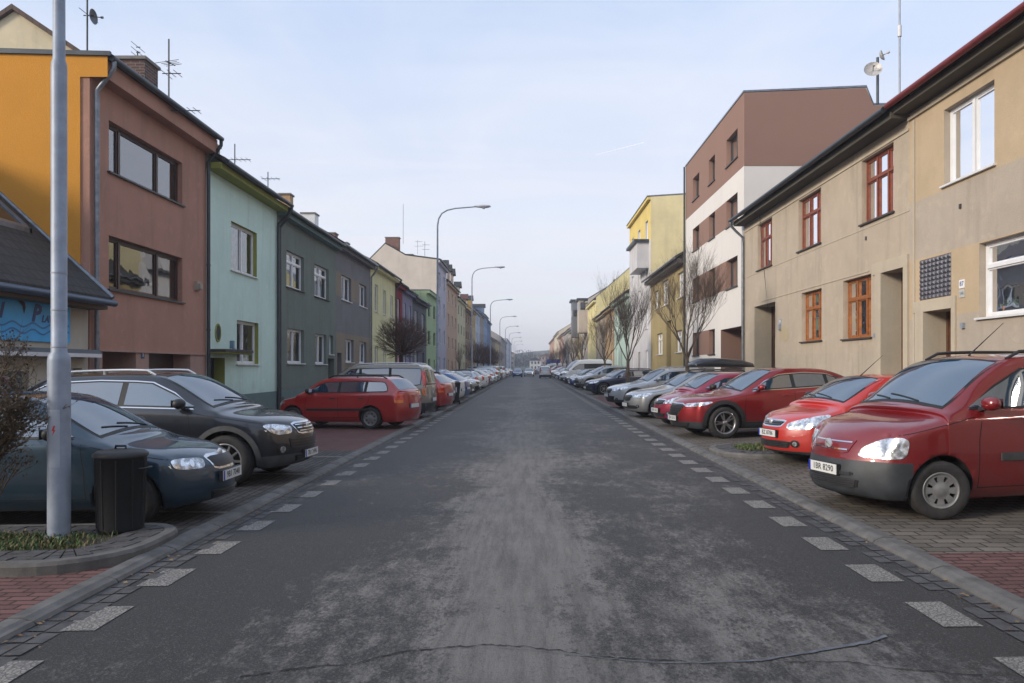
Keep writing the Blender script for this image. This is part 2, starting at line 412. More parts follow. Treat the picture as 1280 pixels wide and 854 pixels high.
# kerbed planting islands
def island(path, z, name, label, inner=.46, closed_far=None):
    """path: outline, rounded kerb, ring of setts, earth in the middle"""
    pts = [Vector((x, y)) for x, y in path]; n = len(pts); c = sum(pts, Vector((0, 0))) / n
    def inset(d):
        out = []
        for i, p in enumerate(pts):
            a = (pts[(i+1) % n] - pts[i-1]).normalized(); nn = Vector((-a.y, a.x))
            if nn.dot(c - p) < 0: nn = -nn
            out.append(p + nn * d)
        return out
    def zg(p): return SLOPE * (p.x + 2.9)
    rings = [(0, -.02), (0, z - .03), (.02, z), (.12, z)]
    g = MB(); loops = [[(p.x, p.y, zg(p) + h) for p in inset(d)] for d, h in rings]
    for A, B in zip(loops[:-1], loops[1:]):
        for i in range(n): g.face([A[i], A[(i+1) % n], B[(i+1) % n], B[i]])
    tag(g.build('island_kerb', STONE), kind='structure')
    g = MB(); rr = random.Random(5)
    for r0, r1 in ((.125, .235), (.24, .35), (.355, .46)):
        if r1 > inner + .01: continue
        A = inset(r0); B = inset(r1)
        for i in range(n):
            k = max(1, int((A[(i+1) % n] - A[i]).length / .16 + .5))
            for j in range(k):
                t0, t1 = (j + .06) / k, (j + .94) / k
                q = [A[i].lerp(A[(i+1) % n], t0), A[i].lerp(A[(i+1) % n], t1), B[i].lerp(B[(i+1) % n], t1), B[i].lerp(B[(i+1) % n], t0)]
                hh = z + rr.uniform(-.004, .006)
                g.mesh([(p.x, p.y, zg(p) + hh) for p in q] + [(p.x, p.y, zg(p) + z - .03) for p in q], [(0,1,2,3), (0,4,5,1), (1,5,6,2), (2,6,7,3), (3,7,4,0)])
    tag(g.build('sett_paving', SETT), kind='structure')
    g = MB(); E = inset(.11)
    g.face([(p.x, p.y, zg(p) + z - .02) for p in E])
    tag(g.build('planting_soil', EARTH), kind='structure')
    return inset(inner)
def rounded(corners, rad):
    out = []; n = len(corners)
    for i in range(n):
        p = Vector(corners[i]); a = Vector(corners[i-1]); b = Vector(corners[(i+1) % n]); r = rad[i]
        u = (a - p).normalized(); v = (b - p).normalized()
        if r <= 0: out.append(tuple(p)); continue
        half = u.angle(v) / 2; d = r / math.tan(half); c0 = p + (u + v).normalized() * (r / math.sin(half))
        s = p + u * d; e_ = p + v * d
        a0 = math.atan2(s.y - c0.y, s.x - c0.x); a1 = math.atan2(e_.y - c0.y, e_.x - c0.x)
        while a1 - a0 > math.pi: a1 -= 2 * math.pi
        while a1 - a0 < -math.pi: a1 += 2 * math.pi
        for k in range(9): t = a0 + (a1 - a0) * k / 8; out.append((c0.x + r * math.cos(t), c0.y + r * math.sin(t)))
    return out
ISL_L = island(rounded([(-8.1, 6.05), (-3.38, 6.15), (-3.42, 7.78), (-8.1, 7.72)], [0, .75, .5, 0]), .125, 'l', '')
ISL_R = island(rounded([(3.42, 13.0), (7.8, 13.6), (7.8, 15.0), (3.42, 15.3)], [.9, 0, 0, .9]), .10, 'r', '')
# grass and weeds
def blades(poly, n, h, seed, name, mats, sp=.5):
    rr = random.Random(seed); xs = [p[0] for p in poly]; ys = [p[1] for p in poly]; g = MB()
    def inside(x, y):
        c = False; k = len(poly)
        for i in range(k):
            (x1, y1), (x2, y2) = poly[i], poly[(i+1) % k]
            if (y1 > y) != (y2 > y) and x < (x2 - x1) * (y - y1) / (y2 - y1) + x1: c = not c
        return c
    cl = [(rr.uniform(min(xs), max(xs)), rr.uniform(min(ys), max(ys)), rr.random()) for _ in range(26)]
    while n > 0:
        cx, cy, cc = rr.choice(cl)
        x, y = rr.gauss(cx, .28), rr.gauss(cy, .2)
        n -= 1
        if not inside(x, y): continue
        a = rr.uniform(0, 2 * math.pi); hh = h * rr.uniform(.35, 1.2); wd = rr.uniform(.004, .011)
        lean = rr.uniform(.1, .8) * hh; ca, sa = math.cos(a), math.sin(a); z = SLOPE * (x + 2.9) + .10
        mi = 0 if rr.random() < (.35 + .4 * cc) else (1 if rr.random() < .6 else 2)
        p0 = (x - sa * wd, y + ca * wd, z); p1 = (x + sa * wd, y - ca * wd, z)
        m0 = (x + ca * lean * .4 - sa * wd * .8, y + sa * lean * .4 + ca * wd * .8, z + hh * .6); m1_ = (x + ca * lean * .4 + sa * wd * .8, y + sa * lean * .4 - ca * wd * .8, z + hh * .6)
        g.face([p0, p1, m1_, m0], mi); g.face([m0, m1_, (x + ca * lean, y + sa * lean, z + hh * .85)], mi)
    return tag(g.build(name, mats), kind='stuff', label=None)
GR = [simple('grass_green', (.055, .095, .022), .7), simple('grass_dry', (.17, .13, .055), .8), simple('weed_dark', (.03, .055, .015), .7)]
tag(blades([tuple(p) for p in ISL_L], 15000, .075, 1, 'weeds', GR), 'green weeds and dry grass round the foot of the lamp post', 'weeds')
tag(blades([(p.x, p.y) for p in ISL_R], 9000, .07, 2, 'grass', [GR[0], GR[0], GR[1]]), 'short grass in the kerbed island beside the dark red crossover', 'grass')
def litter(n, seed):
    rr = random.Random(seed); g = MB()
    for _ in range(n):
        sd = rr.choice((-1, 1)); x = (XL if sd < 0 else XR) - sd * abs(rr.gauss(.03, .10)); y = rr.uniform(3, 34); a = rr.uniform(0, 6.3); s = rr.uniform(.010, .026)
        z = SLOPE * (x + 2.9) + .014
        q = [(s, 0), (.2*s, .45*s), (-s, .1*s), (.1*s, -.5*s)]
        g.face([(x + u*math.cos(a) - v*math.sin(a), y + u*math.sin(a) + v*math.cos(a), z + rr.uniform(0, .012)) for u, v in q], rr.randint(0, 1))
    return g.build('leaf_litter', [simple('leaf_brown', (.11, .055, .025), .8), simple('leaf_tan', (.20, .13, .06), .8)])
tag(litter(420, 4), 'dry brown leaf scraps lying in the gutters along both kerbs', 'leaf litter', kind='stuff')
# ------------------------------------------------------------------ buildings
XF = {-1: 10.0, 1: 9.3}
def U(s, px): return FP * XF[s] / abs(px - VX)
def Z(u, py): return EYE - (py - VY) * u / FP
def P(s, u, w, z): return (s * (XF[s] - w), u, z)
def fb(g, s, u0, u1, w0, w1, z0, z1, mi=0): return g.box(s * (XF[s] - w0), s * (XF[s] - w1), u0, u1, z0, z1, mi)
def hole(s, px0, px1, yt, yb, kind='window', **k):
    un = U(s, px0 if s < 0 else px1); uf = U(s, px1 if s < 0 else px0)
    return dict(u0=un, u1=uf, z0=Z(un, yb), z1=Z(un, yt), kind=kind, **k)
def tiles(name, c, moss=.3):
    if name in MATS: return MATS[name]
    m, N, L, p = new_mat(name); c = srgb(c)
    t = N.new('ShaderNodeNewGeometry').outputs['Position']
    s = N.new('ShaderNodeSeparateXYZ'); L.new(t, s.inputs[0])
    cb = N.new('ShaderNodeCombineXYZ'); L.new(s.outputs['Y'], cb.inputs[0]); L.new(math_n(N, L, 'MULTIPLY', s.outputs['X'], 1.25), cb.inputs[1])
    b = N.new('ShaderNodeTexBrick'); L.new(cb.outputs[0], b.inputs['Vector']); b.inputs['Scale'].default_value = 1
    b.inputs['Brick Width'].default_value = .24; b.inputs['Row Height'].default_value = .3; b.inputs['Mortar Size'].default_value = .016
    b.inputs['Color1'].default_value = (*c, 1); b.inputs['Color2'].default_value = (*[x * .6 for x in c], 1); b.inputs['Mortar'].default_value = (*[x * .25 for x in c], 1)
    f = noise(N, L, t, 1.3, 6, .7)
    L.new(mixc(N, L, rng(N, L, f, .45, .7, 0, moss), b.outputs[0], (.05, .055, .04)), p.inputs['Base Color']); p.inputs['Roughness'].default_value = .8
    bump(N, L, p, math_n(N, L, 'MULTIPLY', b.outputs['Fac'], -1), 1, .03); MATS[name] = m; return m
TILE_D = tiles('dark_tiles', (.035, .033, .035)); TILE_R = tiles('red_tiles', (.16, .055, .04)); TILE_B = tiles('brown_tiles', (.09, .05, .038))
WHITE_F = simple('white_frame', (.72, .73, .75), .4, var=.06); BROWN_F = simple('dark_brown_frame', (.050, .022, .017), .45, var=.2)
RED_F = simple('red_brown_frame', (.20, .048, .024), .5, var=.25, nscale=8); OR_F = simple('orange_wood_frame', (.29, .10, .025), .45, var=.3, nscale=8)
DK_F = simple('dark_grey_frame', (.030, .032, .036), .45); SILL_D = simple('dark_sill', (.05, .045, .045), .7, var=.3)
SILL_W = simple('white_sill', (.62, .63, .64), .5, var=.1); DOOR_D = simple('dark_door', (.018, .017, .017), .5, var=.3); DOOR_B = simple('brown_wood_door', (.095, .040, .020), .5, var=.4, nscale=7)
BRICK = None
def brick_mat(name, c1, c2, mort=(.2, .18, .16)):
    m, N, L, p = new_mat(name)
    t = N.new('ShaderNodeNewGeometry').outputs['Position']; s = N.new('ShaderNodeSeparateXYZ'); L.new(t, s.inputs[0])
    cb = N.new('ShaderNodeCombineXYZ'); L.new(math_n(N, L, 'ADD', s.outputs['X'], s.outputs['Y']), cb.inputs[0]); L.new(s.outputs['Z'], cb.inputs[1])
    b = N.new('ShaderNodeTexBrick'); L.new(cb.outputs[0], b.inputs['Vector']); b.inputs['Scale'].default_value = 1; b.inputs['Brick Width'].default_value = .26; b.inputs['Row Height'].default_value = .085
    b.inputs['Mortar Size'].default_value = .008; b.inputs['Color1'].default_value = (*c1, 1); b.inputs['Color2'].default_value = (*c2, 1); b.inputs['Mortar'].default_value = (*mort, 1)
    L.new(b.outputs[0], p.inputs['Base Color']); p.inputs['Roughness'].default_value = .9; MATS[name] = m; return m
BRICK = brick_mat('chimney_brick', (.22, .085, .05), (.13, .05, .035)); BRICK_D = brick_mat('dark_brick', (.11, .05, .04), (.05, .03, .03))
rw = random.Random(21)
def window(par, s, h, near=True):
    u0, u1, z0, z1 = h['u0'], h['u1'], h['z0'], h['z1']; fm = h.get('frame', WHITE_F); wf = -h.get('rev', .14)
    t = .065 if near else .09; cols = h.get('cols', [.5]); tr = h.get('transom'); g = MB(); wd = .06
    fb(g, s, u0, u1, wf - wd, wf, z0, z0 + t); fb(g, s, u0, u1, wf - wd, wf, z1 - t, z1)
    fb(g, s, u0, u0 + t, wf - wd, wf, z0 + t, z1 - t); fb(g, s, u1 - t, u1, wf - wd, wf, z0 + t, z1 - t)
    xs = [u0 + (u1 - u0) * c for c in cols]
    for x in xs: fb(g, s, x - t * .6, x + t * .6, wf - wd, wf + .012, z0 + t, z1 - t)
    if tr:
        zt = z0 + (z1 - z0) * tr; fb(g, s, u0 + t, u1 - t, wf - wd + .004, wf + .02, zt - t * .6, zt + t * .6)
    if near:                                                    # sash frames a step back
        ed = [u0] + xs + [u1]
        for a, b in zip(ed[:-1], ed[1:]):
            a2, b2 = a + t * .9, b - t * .9
            for za, zb in ([(z0 + t, z0 + (z1 - z0) * tr - t * .55), (z0 + (z1 - z0) * tr + t * .55, z1 - t)] if tr else [(z0 + t, z1 - t)]):
                q = .035
                fb(g, s, a2, b2, wf - .05, wf - .012, za, za + q); fb(g, s, a2, b2, wf - .05, wf - .012, zb - q, zb)
                fb(g, s, a2, a2 + q, wf - .05, wf - .012, za + q, zb - q); fb(g, s, b2 - q, b2, wf - .05, wf - .012, za + q, zb - q)
    for m in h.get('muntins', []):                              # (u fraction, z0 fraction, z1 fraction)
        x = u0 + (u1 - u0) * m[0]; fb(g, s, x - .016, x + .016, wf - .045, wf - .008, z0 + (z1 - z0) * m[1], z0 + (z1 - z0) * m[2])
    fr = g.build('window', fm, par, True)
    g = MB(); wg = wf - .045
    g.face([P(s, u0 + t, wg, z0 + t), P(s, u1 - t, wg, z0 + t), P(s, u1 - t, wg, z1 - t), P(s, u0 + t, wg, z1 - t)])
    g.build('pane', GLASS, fr, True)
    cu = h.get('curtain', None)
    if cu is None: cu = rw.choice(['full', 'sides', 'half', 'none'])
    if cu != 'none':
        wc = wf - .12
        def drape(a, b, za, zb, k=9):
            g = MB(); n = max(3, int((b - a) / .05)); pts = []
            for i in range(n + 1):
                x = a + (b - a) * i / n; pts.append((x, wc + .018 * math.sin(i * 1.9) + .01 * math.sin(i * .7)))
            for (xa, wa), (xb, wb) in zip(pts[:-1], pts[1:]): g.face([P(s, xa, wa, za), P(s, xb, wb, za), P(s, xb, wb, zb), P(s, xa, wa, zb)])
            g.build('curtain', CURTAIN, fr, True)
        W = u1 - u0; H = z1 - z0
        if cu == 'full': drape(u0 + .03, u1 - .03, z0 + .03, z1 - .02)
        elif cu == 'sides': drape(u0 + .03, u0 + W * .24, z0 + .03, z1 - .02); drape(u1 - W * .24, u1 - .03, z0 + .03, z1 - .02)
        elif cu == 'half': drape(u0 + .03, u1 - .03, z0 + H * rw.uniform(.3, .5), z1 - .02)
        elif cu == 'low': drape(u0 + .03, u1 - .03, z0 + .03, z0 + H * .6)
        elif cu == 'nearhalf': drape(u0 + .03, u0 + W * .47, z0 + .03, z1 - .02)
    if h.get('sill', True):
        g = MB(); sm = h.get('sillm', SILL_W)
        fb(g, s, u0 - .07, u1 + .07, wf, .07, z0 - .045, z0 - .004); g.build('sill', sm, fr, True)
    return fr
def door(par, s, h):
    u0, u1, z0, z1 = h['u0'], h['u1'], h['z0'], h['z1']; wf = -h.get('rev', .3); m = h.get('mat', DOOR_D); g = MB(); kind = h['kind']
    if kind == 'garage':
        n = 7
        for i in range(n): fb(g, s, u0, u1, wf - .05, wf - (0 if i % 2 else .012), z0 + (z1 - z0) * i / n, z0 + (z1 - z0) * (i + 1) / n)
        return g.build('garage_door', m, par, True)
    fb(g, s, u0, u1, wf - .06, wf - .02, z0, z1)
    t = .09; zt = h.get('ztop', z1)
    for a, b in ((u0, u0 + t), (u1 - t, u1)): fb(g, s, a, b, wf - .02, wf, z0, z1)
    fb(g, s, u0 + t, u1 - t, wf - .02, wf, z1 - t, z1)
    if zt < z1 - .1: fb(g, s, u0 + t, u1 - t, wf - .02, wf + .01, zt - .05, zt + .05)
    for za, zb in ((z0 + .12, z0 + .75), (z0 + .9, zt - .15)):
        fb(g, s, u0 + .22, u1 - .22, wf - .025, wf - .006, za, zb)
    d = g.build('door', m, par, True)
    if h.get('glass'):
        g = MB(); g.face([P(s, u0 + .26, wf - .002, z0 + .95), P(s, u1 - .26, wf - .002, z0 + .95), P(s, u1 - .26, wf - .002, zt - .2), P(s, u0 + .26, wf - .002, zt - .2)])
        if zt < z1 - .1: g.face([P(s, u0 + .1, wf - .01, zt + .06), P(s, u1 - .1, wf - .01, zt + .06), P(s, u1 - .1, wf - .01, z1 - .1), P(s, u0 + .1, wf - .01, z1 - .1)])
        g.build('door_glass', simple('dark_glass', (.02, .022, .025), .05, spec=.8), d, True)
    g = MB(); fb(g, s, u0 + .12, u0 + .15, wf, wf + .05, z0 + 1.0, z0 + 1.12); g.build('handle', ZINC, d, True)
    return d
def house(name, label, s, u0, u1, prof, wall, holes=(), bands=(), mats=(), roofm=None, over=.35, gutter=DKZINC, pipes=(), cornice=None, plinth=None, base=None, chim=(), near=True, group=None, endcap=None, cat='house', soffit=None, endmat=None):
    """prof: roof line from the street eave to the back as (w, z)"""
    z00 = base if base is not None else gz(s * 9.4) - .12
    e = empty(name, P(s, u0, 0, z00), 0, label, cat, group)
    g = MB(); zt = prof[0][1]
    us = sorted({u0, u1} | {h['u0'] for h in holes} | {h['u1'] for h in holes} | {v for b in bands for v in (b[0], b[1]) if u0 < v < u1})
    zs = sorted({z00, zt} | {max(h['z0'], z00) for h in holes} | {h['z1'] for h in holes} | {v for b in bands for v in (b[2], b[3]) if z00 < v < zt})
    for a, b in zip(us[:-1], us[1:]):
        if b - a < 1e-5: continue
        for c, d in zip(zs[:-1], zs[1:]):
            if d - c < 1e-5: continue
            um, zm = (a + b) / 2, (c + d) / 2
            if any(h['u0'] < um < h['u1'] and h['z0'] < zm < h['z1'] for h in holes): continue
            mi = 0
            for bd in bands:
                if bd[0] <= um <= bd[1] and bd[2] <= zm <= bd[3]: mi = bd[4]
            g.face([P(s, a, 0, c), P(s, b, 0, c), P(s, b, 0, d), P(s, a, 0, d)], mi)
    nm = len(mats) + 1
    for h in holes:
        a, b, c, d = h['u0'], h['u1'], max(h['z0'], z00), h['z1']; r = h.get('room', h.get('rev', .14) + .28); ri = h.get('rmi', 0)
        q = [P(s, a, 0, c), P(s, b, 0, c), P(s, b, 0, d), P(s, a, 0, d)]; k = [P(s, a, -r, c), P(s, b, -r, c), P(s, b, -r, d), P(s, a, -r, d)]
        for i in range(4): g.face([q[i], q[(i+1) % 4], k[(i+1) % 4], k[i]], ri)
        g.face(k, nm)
    em = endmat if endmat is not None else 0
    for u in (u0, u1):
        g.face([P(s, u, 0, z00)] + [P(s, u, w_, z_) for w_, z_ in prof] + [P(s, u, prof[-1][0], z00)], em)
    g.face([P(s, u0, prof[-1][0], z00), P(s, u1, prof[-1][0], z00), P(s, u1, prof[-1][0], prof[-1][1]), P(s, u0, prof[-1][0], prof[-1][1])], em)
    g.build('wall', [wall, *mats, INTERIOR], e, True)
    # roof slab following the profile
    g = MB(); w0, z0 = prof[0]; w1, z1_ = prof[1]; sl = (z1_ - z0) / (w1 - w0) if abs(w1 - w0) > .01 else 0
    top = [(w0 + over, z0 + sl * over)] + list(prof[1:])
    th = .14 if roofm else .08
    line = [(w_, z_ + .02) for w_, z_ in top] + [(w_, z_ + .02 + th) for w_, z_ in reversed(top)]
    uo = .0 if roofm else .03
    ov0, ov1 = u0 - uo, u1 + uo
    g.prism([(s * (XF[s] - w_), z_) for w_, z_ in line], 1, ov0, ov1)
    rf = g.build('roof', roofm or ZINC, e, True)
    for (cu, cw, cz, cs, ch, cm) in chim:
        g = MB(); g.box(s * (XF[s] - cw) - cs[0] / 2, s * (XF[s] - cw) + cs[0] / 2, cu - cs[1] / 2, cu + cs[1] / 2, cz - 1.5, cz + ch)
        c = g.build('chimney', cm, rf, True)
        g = MB(); g.box(s * (XF[s] - cw) - cs[0] / 2 - .06, s * (XF[s] - cw) + cs[0] / 2 + .06, cu - cs[1] / 2 - .06, cu + cs[1] / 2 + .06, cz + ch, cz + ch + .09)
        g.build('chimney_cap', simple('cap_concrete', (.18, .17, .16), .9), c, True)
    if cornice:
        g = MB(); ch = cornice[1] if len(cornice) > 1 else .28
        fb(g, s, u0 + .001, u1 - .001, .001, over * .82, zt + sl * over - ch, zt + sl * over - .005); g.build('cornice', cornice[0], e, True)
    if gutter:
        g = MB(); zg_ = top[0][1] - .02 + .04
        pts = [P(s, u0 + .02, top[0][0] + .07, zg_), P(s, u1 - .02, top[0][0] + .07, zg_)]
        g.tube(pts, .075, 10); o = g.build('gutter', gutter, e, True)
    for pu, pm in pipes:
        g = MB(); wt = top[0][0] + .07; zg_ = top[0][1] - .02
        g.tube([P(s, pu, wt, zg_), P(s, pu, wt, zg_ - .16), P(s, pu, wt * .55 + .04, zg_ - .42), P(s, pu, .10, zg_ - .68), P(s, pu, .10, zg_ - .95), P(s, pu, .10, z00)], .055, 10)
        for zz in range(1, int(zg_ - 1), 2): g.tube([P(s, pu, .10, z00 + zz), P(s, pu, .10, z00 + zz + .04)], .068, 10)
        g.build('downpipe', pm, e, True)
    if plinth:
        g = MB(); a = u0 + .002
        cuts = sorted([(h['u0'], h['u1']) for h in holes if h['z0'] < plinth[1] - .05]) + [(u1 - .002, u1)]
        for c, d in cuts:
            if c > a: fb(g, s, a, c, .001, .035, z00, plinth[1])
            a = d
        g.build('plinth', plinth[0], e, True)
    for h in holes:
        if h['kind'] == 'window': window(e, s, h, near)
        elif h['kind'] in ('door', 'garage'): door(e, s, h)
    e['zt'] = zt
    del e['zt']
    return e
def gable(zt, d=9.5, h=2.8, d2=None): return [(0, zt), (-d / 2, zt + h), (-d, zt)]
def flat(zt, d=10): return [(0, zt), (-d, zt + .05)]

# ---- left side of the street
s = -1
C_BROWN = plaster('brown_render', (.43, .235, .175), stain=.35); C_BROWN2 = plaster('pale_brown_render', (.42, .27, .225), bmp=.9)
C_ORANGE = plaster('orange_render', (.64, .29, .045), stain=.05, var=.05); C_MINT = plaster('mint_render', (.60, .77, .69), stain=.25, var=.06)
C_LIME = plaster('lime_render', (.30, .32, .08)); C_DKG = plaster('dark_green_render', (.17, .20, .175), stain=.4); C_TEAL = plaster('teal_plinth', (.15, .22, .22))
C_SLATE = plaster('slate_render', (.185, .18, .19), stain=.35); C_TAUPE = plaster('taupe_render', (.25, .205, .16)); C_YEL = plaster('pale_yellow_render', (.66, .62, .36))
ub0, ub1 = U(s, 112), U(s, 258)
# orange gable wall belongs to the brown house: it is its near end
e = house('row_house', 'three storey brown house with an orange end wall and wide dark framed windows', s, ub0, ub1, [(0, Z(ub0, 72)), (-4.2, Z(ub0, 72) + .12), (-8.6, Z(ub0, 72) + .1)], C_BROWN,
    holes=[hole(s, 136, 228, 150, 214, frame=BROWN_F, cols=[.18, .68], sillm=DKZINC, curtain='none'), hole(s, 136, 228, 294, 361, frame=BROWN_F, cols=[.18, .68], sillm=DKZINC, curtain='none'),
           hole(s, 128, 170, 438, 520, 'door', rev=.9, mat=BROWN_F, rmi=1), hole(s, 186, 238, 441, 520, 'garage', rev=.5, mat=BROWN_F, rmi=1)],
    bands=[(0, 99, -1, Z(ub0, 436), 1)], mats=[C_BROWN2], roofm=TILE_D, over=.42, cornice=(C_BROWN, .42), pipes=[(ub0 + .12, ZINC), (ub1 - .08, DKZINC)], gutter=DKZINC,
    chim=[(22.5, -1.6, Z(ub0, 72) + .95, (.85, .8), .95, BRICK_D), (U(s, 252), -2.6, Z(ub0, 72) + .3, (.6, .6), .7, BRICK)])
zt = Z(ub0, 72)
g = MB(); y = ub0 - .03
x_r = (101 - VX) / FP * ub0
g.prism([(x_r, -.17), (x_r, zt - .45), (-10.0 + .42, zt - .45), (-10.0 + .42, zt + .02), (-14.2, zt + .16), (-20, zt + .25), (-20, -.17)], 1, y, y + .028)
g.build('end_wall', C_ORANGE, e, True)
g = MB(); g.prism([(-9.5, zt + .02), (-9.5, zt + .12), (-20.05, zt + .36), (-20.05, zt + .26)], 1, y - .05, ub0 - .001); g.build('parapet_flashing', DKZINC, e, True)
g = MB(); zl = Z(ub0, 436); fb(g, s, ub0 + .2, ub1 - .1, .001, .045, zl - .05, zl); g.build('ledge', C_BROWN2, e, True)
u = U(s, 245); zz = Z(u, 357)
g = MB(); fb(g, s, u - .12, u + .12, 0, .10, zz - .14, zz + .12); fb(g, s, u - .09, u + .09, .1, .17, zz - .10, zz + .05)
tag(g.build('wall_lamp', simple('lamp_beige', (.32, .29, .24), .6)), 'small beige wall lamp box on the brown house right of the windows', 'wall lamp')
def plate(s, px, py, wd, ht, col, txt, tcol, label, size, border=None, name='house_number'):
    u = U(s, px); z = Z(u, py); e = empty(name, P(s, u, .012, z), 0, label, 'house number')
    g = MB(); fb(g, s, u - wd / 2, u + wd / 2, .003, .016, z - ht / 2, z + ht / 2); g.build('plate', col, e, True)
    ax = Vector((0, 1, 0)) if s < 0 else Vector((0, -1, 0)); nz = Vector((1, 0, 0)) if s < 0 else Vector((-1, 0, 0))
    M = Matrix((( ax.x, 0, nz.x, nz.x * .007), (ax.y, 0, nz.y, 0), (0, 1, 0, 0), (0, 0, 0, 1)))
    text_mesh('digits', txt, size, tcol, e, M); return e
INK_R = simple('red_ink', (.5, .03, .03), .5); INK_B = simple('blue_ink', (.02, .04, .25), .5); INK_K = simple('black_ink', (.01, .01, .012), .5); PW = simple('plate_white', (.8, .8, .8), .35); PB = simple('plate_blue', (.03, .05, .13), .4)
plate(s, 121, 415.5, .17, .17, PW, '74', INK_R, 'white plate with a red number above the dark blue plate on the brown house', .13)
plate(s, 121, 427, .2, .17, PB, '540', PW, 'dark blue plate numbered 540 at the corner of the brown house', .12)
plate(s, 178, 444, .16, .18, PB, '3', PW, 'small dark number plate between the entrance and the garage of the brown house', .13)
# mint house
um0, um1 = ub1, U(s, 346); zt = 8.35
o_ov = hole(s, 296, 323, 400, 455, cols=[.42], curtain='full', rmi=1)
e = house('row_house', 'pale mint green house with lime green eaves and an oval niche over its door', s, um0, um1, gable(zt, 9.5, 2.4), C_MINT,
    holes=[hole(s, 289, 321, 276, 337, cols=[.52], curtain='nearhalf', rmi=1), o_ov, hole(s, 263, 281, 447, 500, 'door', rev=.35, rmi=1)],
    mats=[C_LIME], roofm=TILE_D, over=.55, cornice=(C_LIME, .2), plinth=(C_TEAL, Z(U(s, 345), 489)), pipes=[(um1 - .1, DKZINC)], chim=[(um0 + .6, -4.2, zt + 1.9, (.5, .6), .5, BRICK)])
u = U(s, 272); z = Z(u, 416); g = MB()
n = 28; rx, rz = .22, .30
ring = [(u + rx * math.cos(2*math.pi*i/n), z + rz * math.sin(2*math.pi*i/n)) for i in range(n)]; ring2 = [(u + (rx-.05) * math.cos(2*math.pi*i/n), z + (rz-.05) * math.sin(2*math.pi*i/n)) for i in range(n)]
for i in range(n):
    j = (i+1) % n; g.face([P(s, *ring[i][:1], .03, ring[i][1]), P(s, ring[j][0], .03, ring[j][1]), P(s, ring2[j][0], .03, ring2[j][1]), P(s, ring2[i][0], .03, ring2[i][1])], 0)
    g.face([P(s, ring[i][0], 0, ring[i][1]), P(s, ring[j][0], 0, ring[j][1]), P(s, ring[j][0], .03, ring[j][1]), P(s, ring[i][0], .03, ring[i][1])], 0)
g.face([P(s, a, .012, b) for a, b in ring2], 1)
g.build('oval_niche', [C_LIME, simple('niche_dark', (.04, .045, .04), .8)], e, True)
u0_, u1_ = U(s, 260), U(s, 297); zc_ = Z(u0_, 437)
g = MB(); fb(g, s, u0_, u1_, .001, .55, zc_ - .07, zc_ + .02, 0); fb(g, s, u0_ + .02, u1_ - .02, .001, .5, zc_ - .12, zc_ - .071, 1); g.build('door_canopy', [SILL_D, C_LIME], e, True)
u = U(s, 288); z = Z(u, 432); g = MB(); fb(g, s, u - .06, u + .06, .0, .12, z - .1, z + .16); g.lathe([(0, -.1), (.06, -.08), (.07, 0), (.05, .1), (0, .12)], P(s, u, .12, z + .32 - .5), 2, 12)
tag(g.build('wall_lamp', simple('lamp_blue', (.12, .2, .28), .4)), 'small bluish wall lamp beside the door canopy of the mint house', 'wall lamp')
# dark green house
ug0, ug1 = um1, U(s, 420)
e = house('row_house', 'dark green rendered house with a grey green plinth and four tall white windows', s, ug0, ug1, gable(8.2, 9.5, 2.9), C_DKG,
    holes=[hole(s, 358, 380, 312, 358, cols=[.5], transom=.72, curtain='nearhalf', sillm=SILL_D), hole(s, 393, 411, 329, 370, cols=[.5], transom=.72, curtain='nearhalf', sillm=SILL_D),
           hole(s, 359, 380, 410, 454, cols=[.5], curtain='none'), hole(s, 394, 408, 417, 455, cols=[.5], curtain='none'), hole(s, 411.5, 416.5, 419, 443, cols=[], curtain='none'),
           hole(s, 410, 418, 448, 482, 'door', rev=.5)],
    roofm=TILE_R, over=.4, cornice=(C_TEAL, .22), plinth=(C_TEAL, .75), pipes=[(ug0 + .1, DKZINC)], chim=[(ug0 + 1.4, -4.4, 10.9, (.35, .35), .8, DKZINC), (ug0 + 4.0, -4.4, 10.9, (.8, .6), .7, simple('chim_grey', (.3, .29, .27), .9))])
for px in (312, 352):
    u = U(s, px); z = .42; g = MB(); fb(g, s, u - .14, u + .14, .036, .045, z - .07, z + .07); g.build('vent', SILL_D, e, True)
# slate and taupe house
us0, us1 = ug1, U(s, 463)
hs = [hole(s, 427, 439, 343, 374, cols=[.5]), hole(s, 449, 458, 354, 382, cols=[.5]), hole(s, 432, 442, 424, 453, cols=[.5]), hole(s, 449, 458, 427, 454, cols=[.5]), hole(s, 421.5, 427, 441, 480, 'door', rev=.5)]
house('row_house', 'slate grey house with brown panels around its two rows of white windows', s, us0, us1, gable(8.3, 9.5, 2.8), C_SLATE, holes=hs,
    bands=[(us0, hs[1]['u1'] + .0, hs[0]['z0'] + .1, hs[0]['z1'] + .05, 1), (us0, 99, -1, hs[2]['z1'] + .3, 1)], mats=[C_TAUPE], roofm=TILE_B, over=.4, cornice=(C_SLATE, .2), gutter=ZINC, pipes=[(us1 - .15, ZINC)],
    chim=[(us0 + 3.2, -3.6, 10.3, (.6, .6), 1.0, simple('chim_buff', (.42, .27, .14), .9, var=.2))])
uy0, uy1 = us1, U(s, 494)
house('row_house', 'pale yellow house with narrow windows beyond the slate grey one', s, uy0, uy1, gable(8.4, 9.5, 2.5), C_YEL,
    holes=[hole(s, a, b, c, d, cols=[], rev=.1) for a, b, c, d in ((468.5, 472.6, 355, 389), (479, 482.4, 362, 393), (488, 491.2, 369, 396), (468.5, 472.6, 432, 456), (479, 482.4, 434, 457))],
    roofm=tiles('sand_tiles', (.30, .24, .15)), over=.4, gutter=DKZINC, pipes=[(uy1 - .2, DKZINC)], cornice=(C_YEL, .2), chim=[(uy0 + 2, -4.4, 10.8, (.9, .9), .9, SILL_W)])
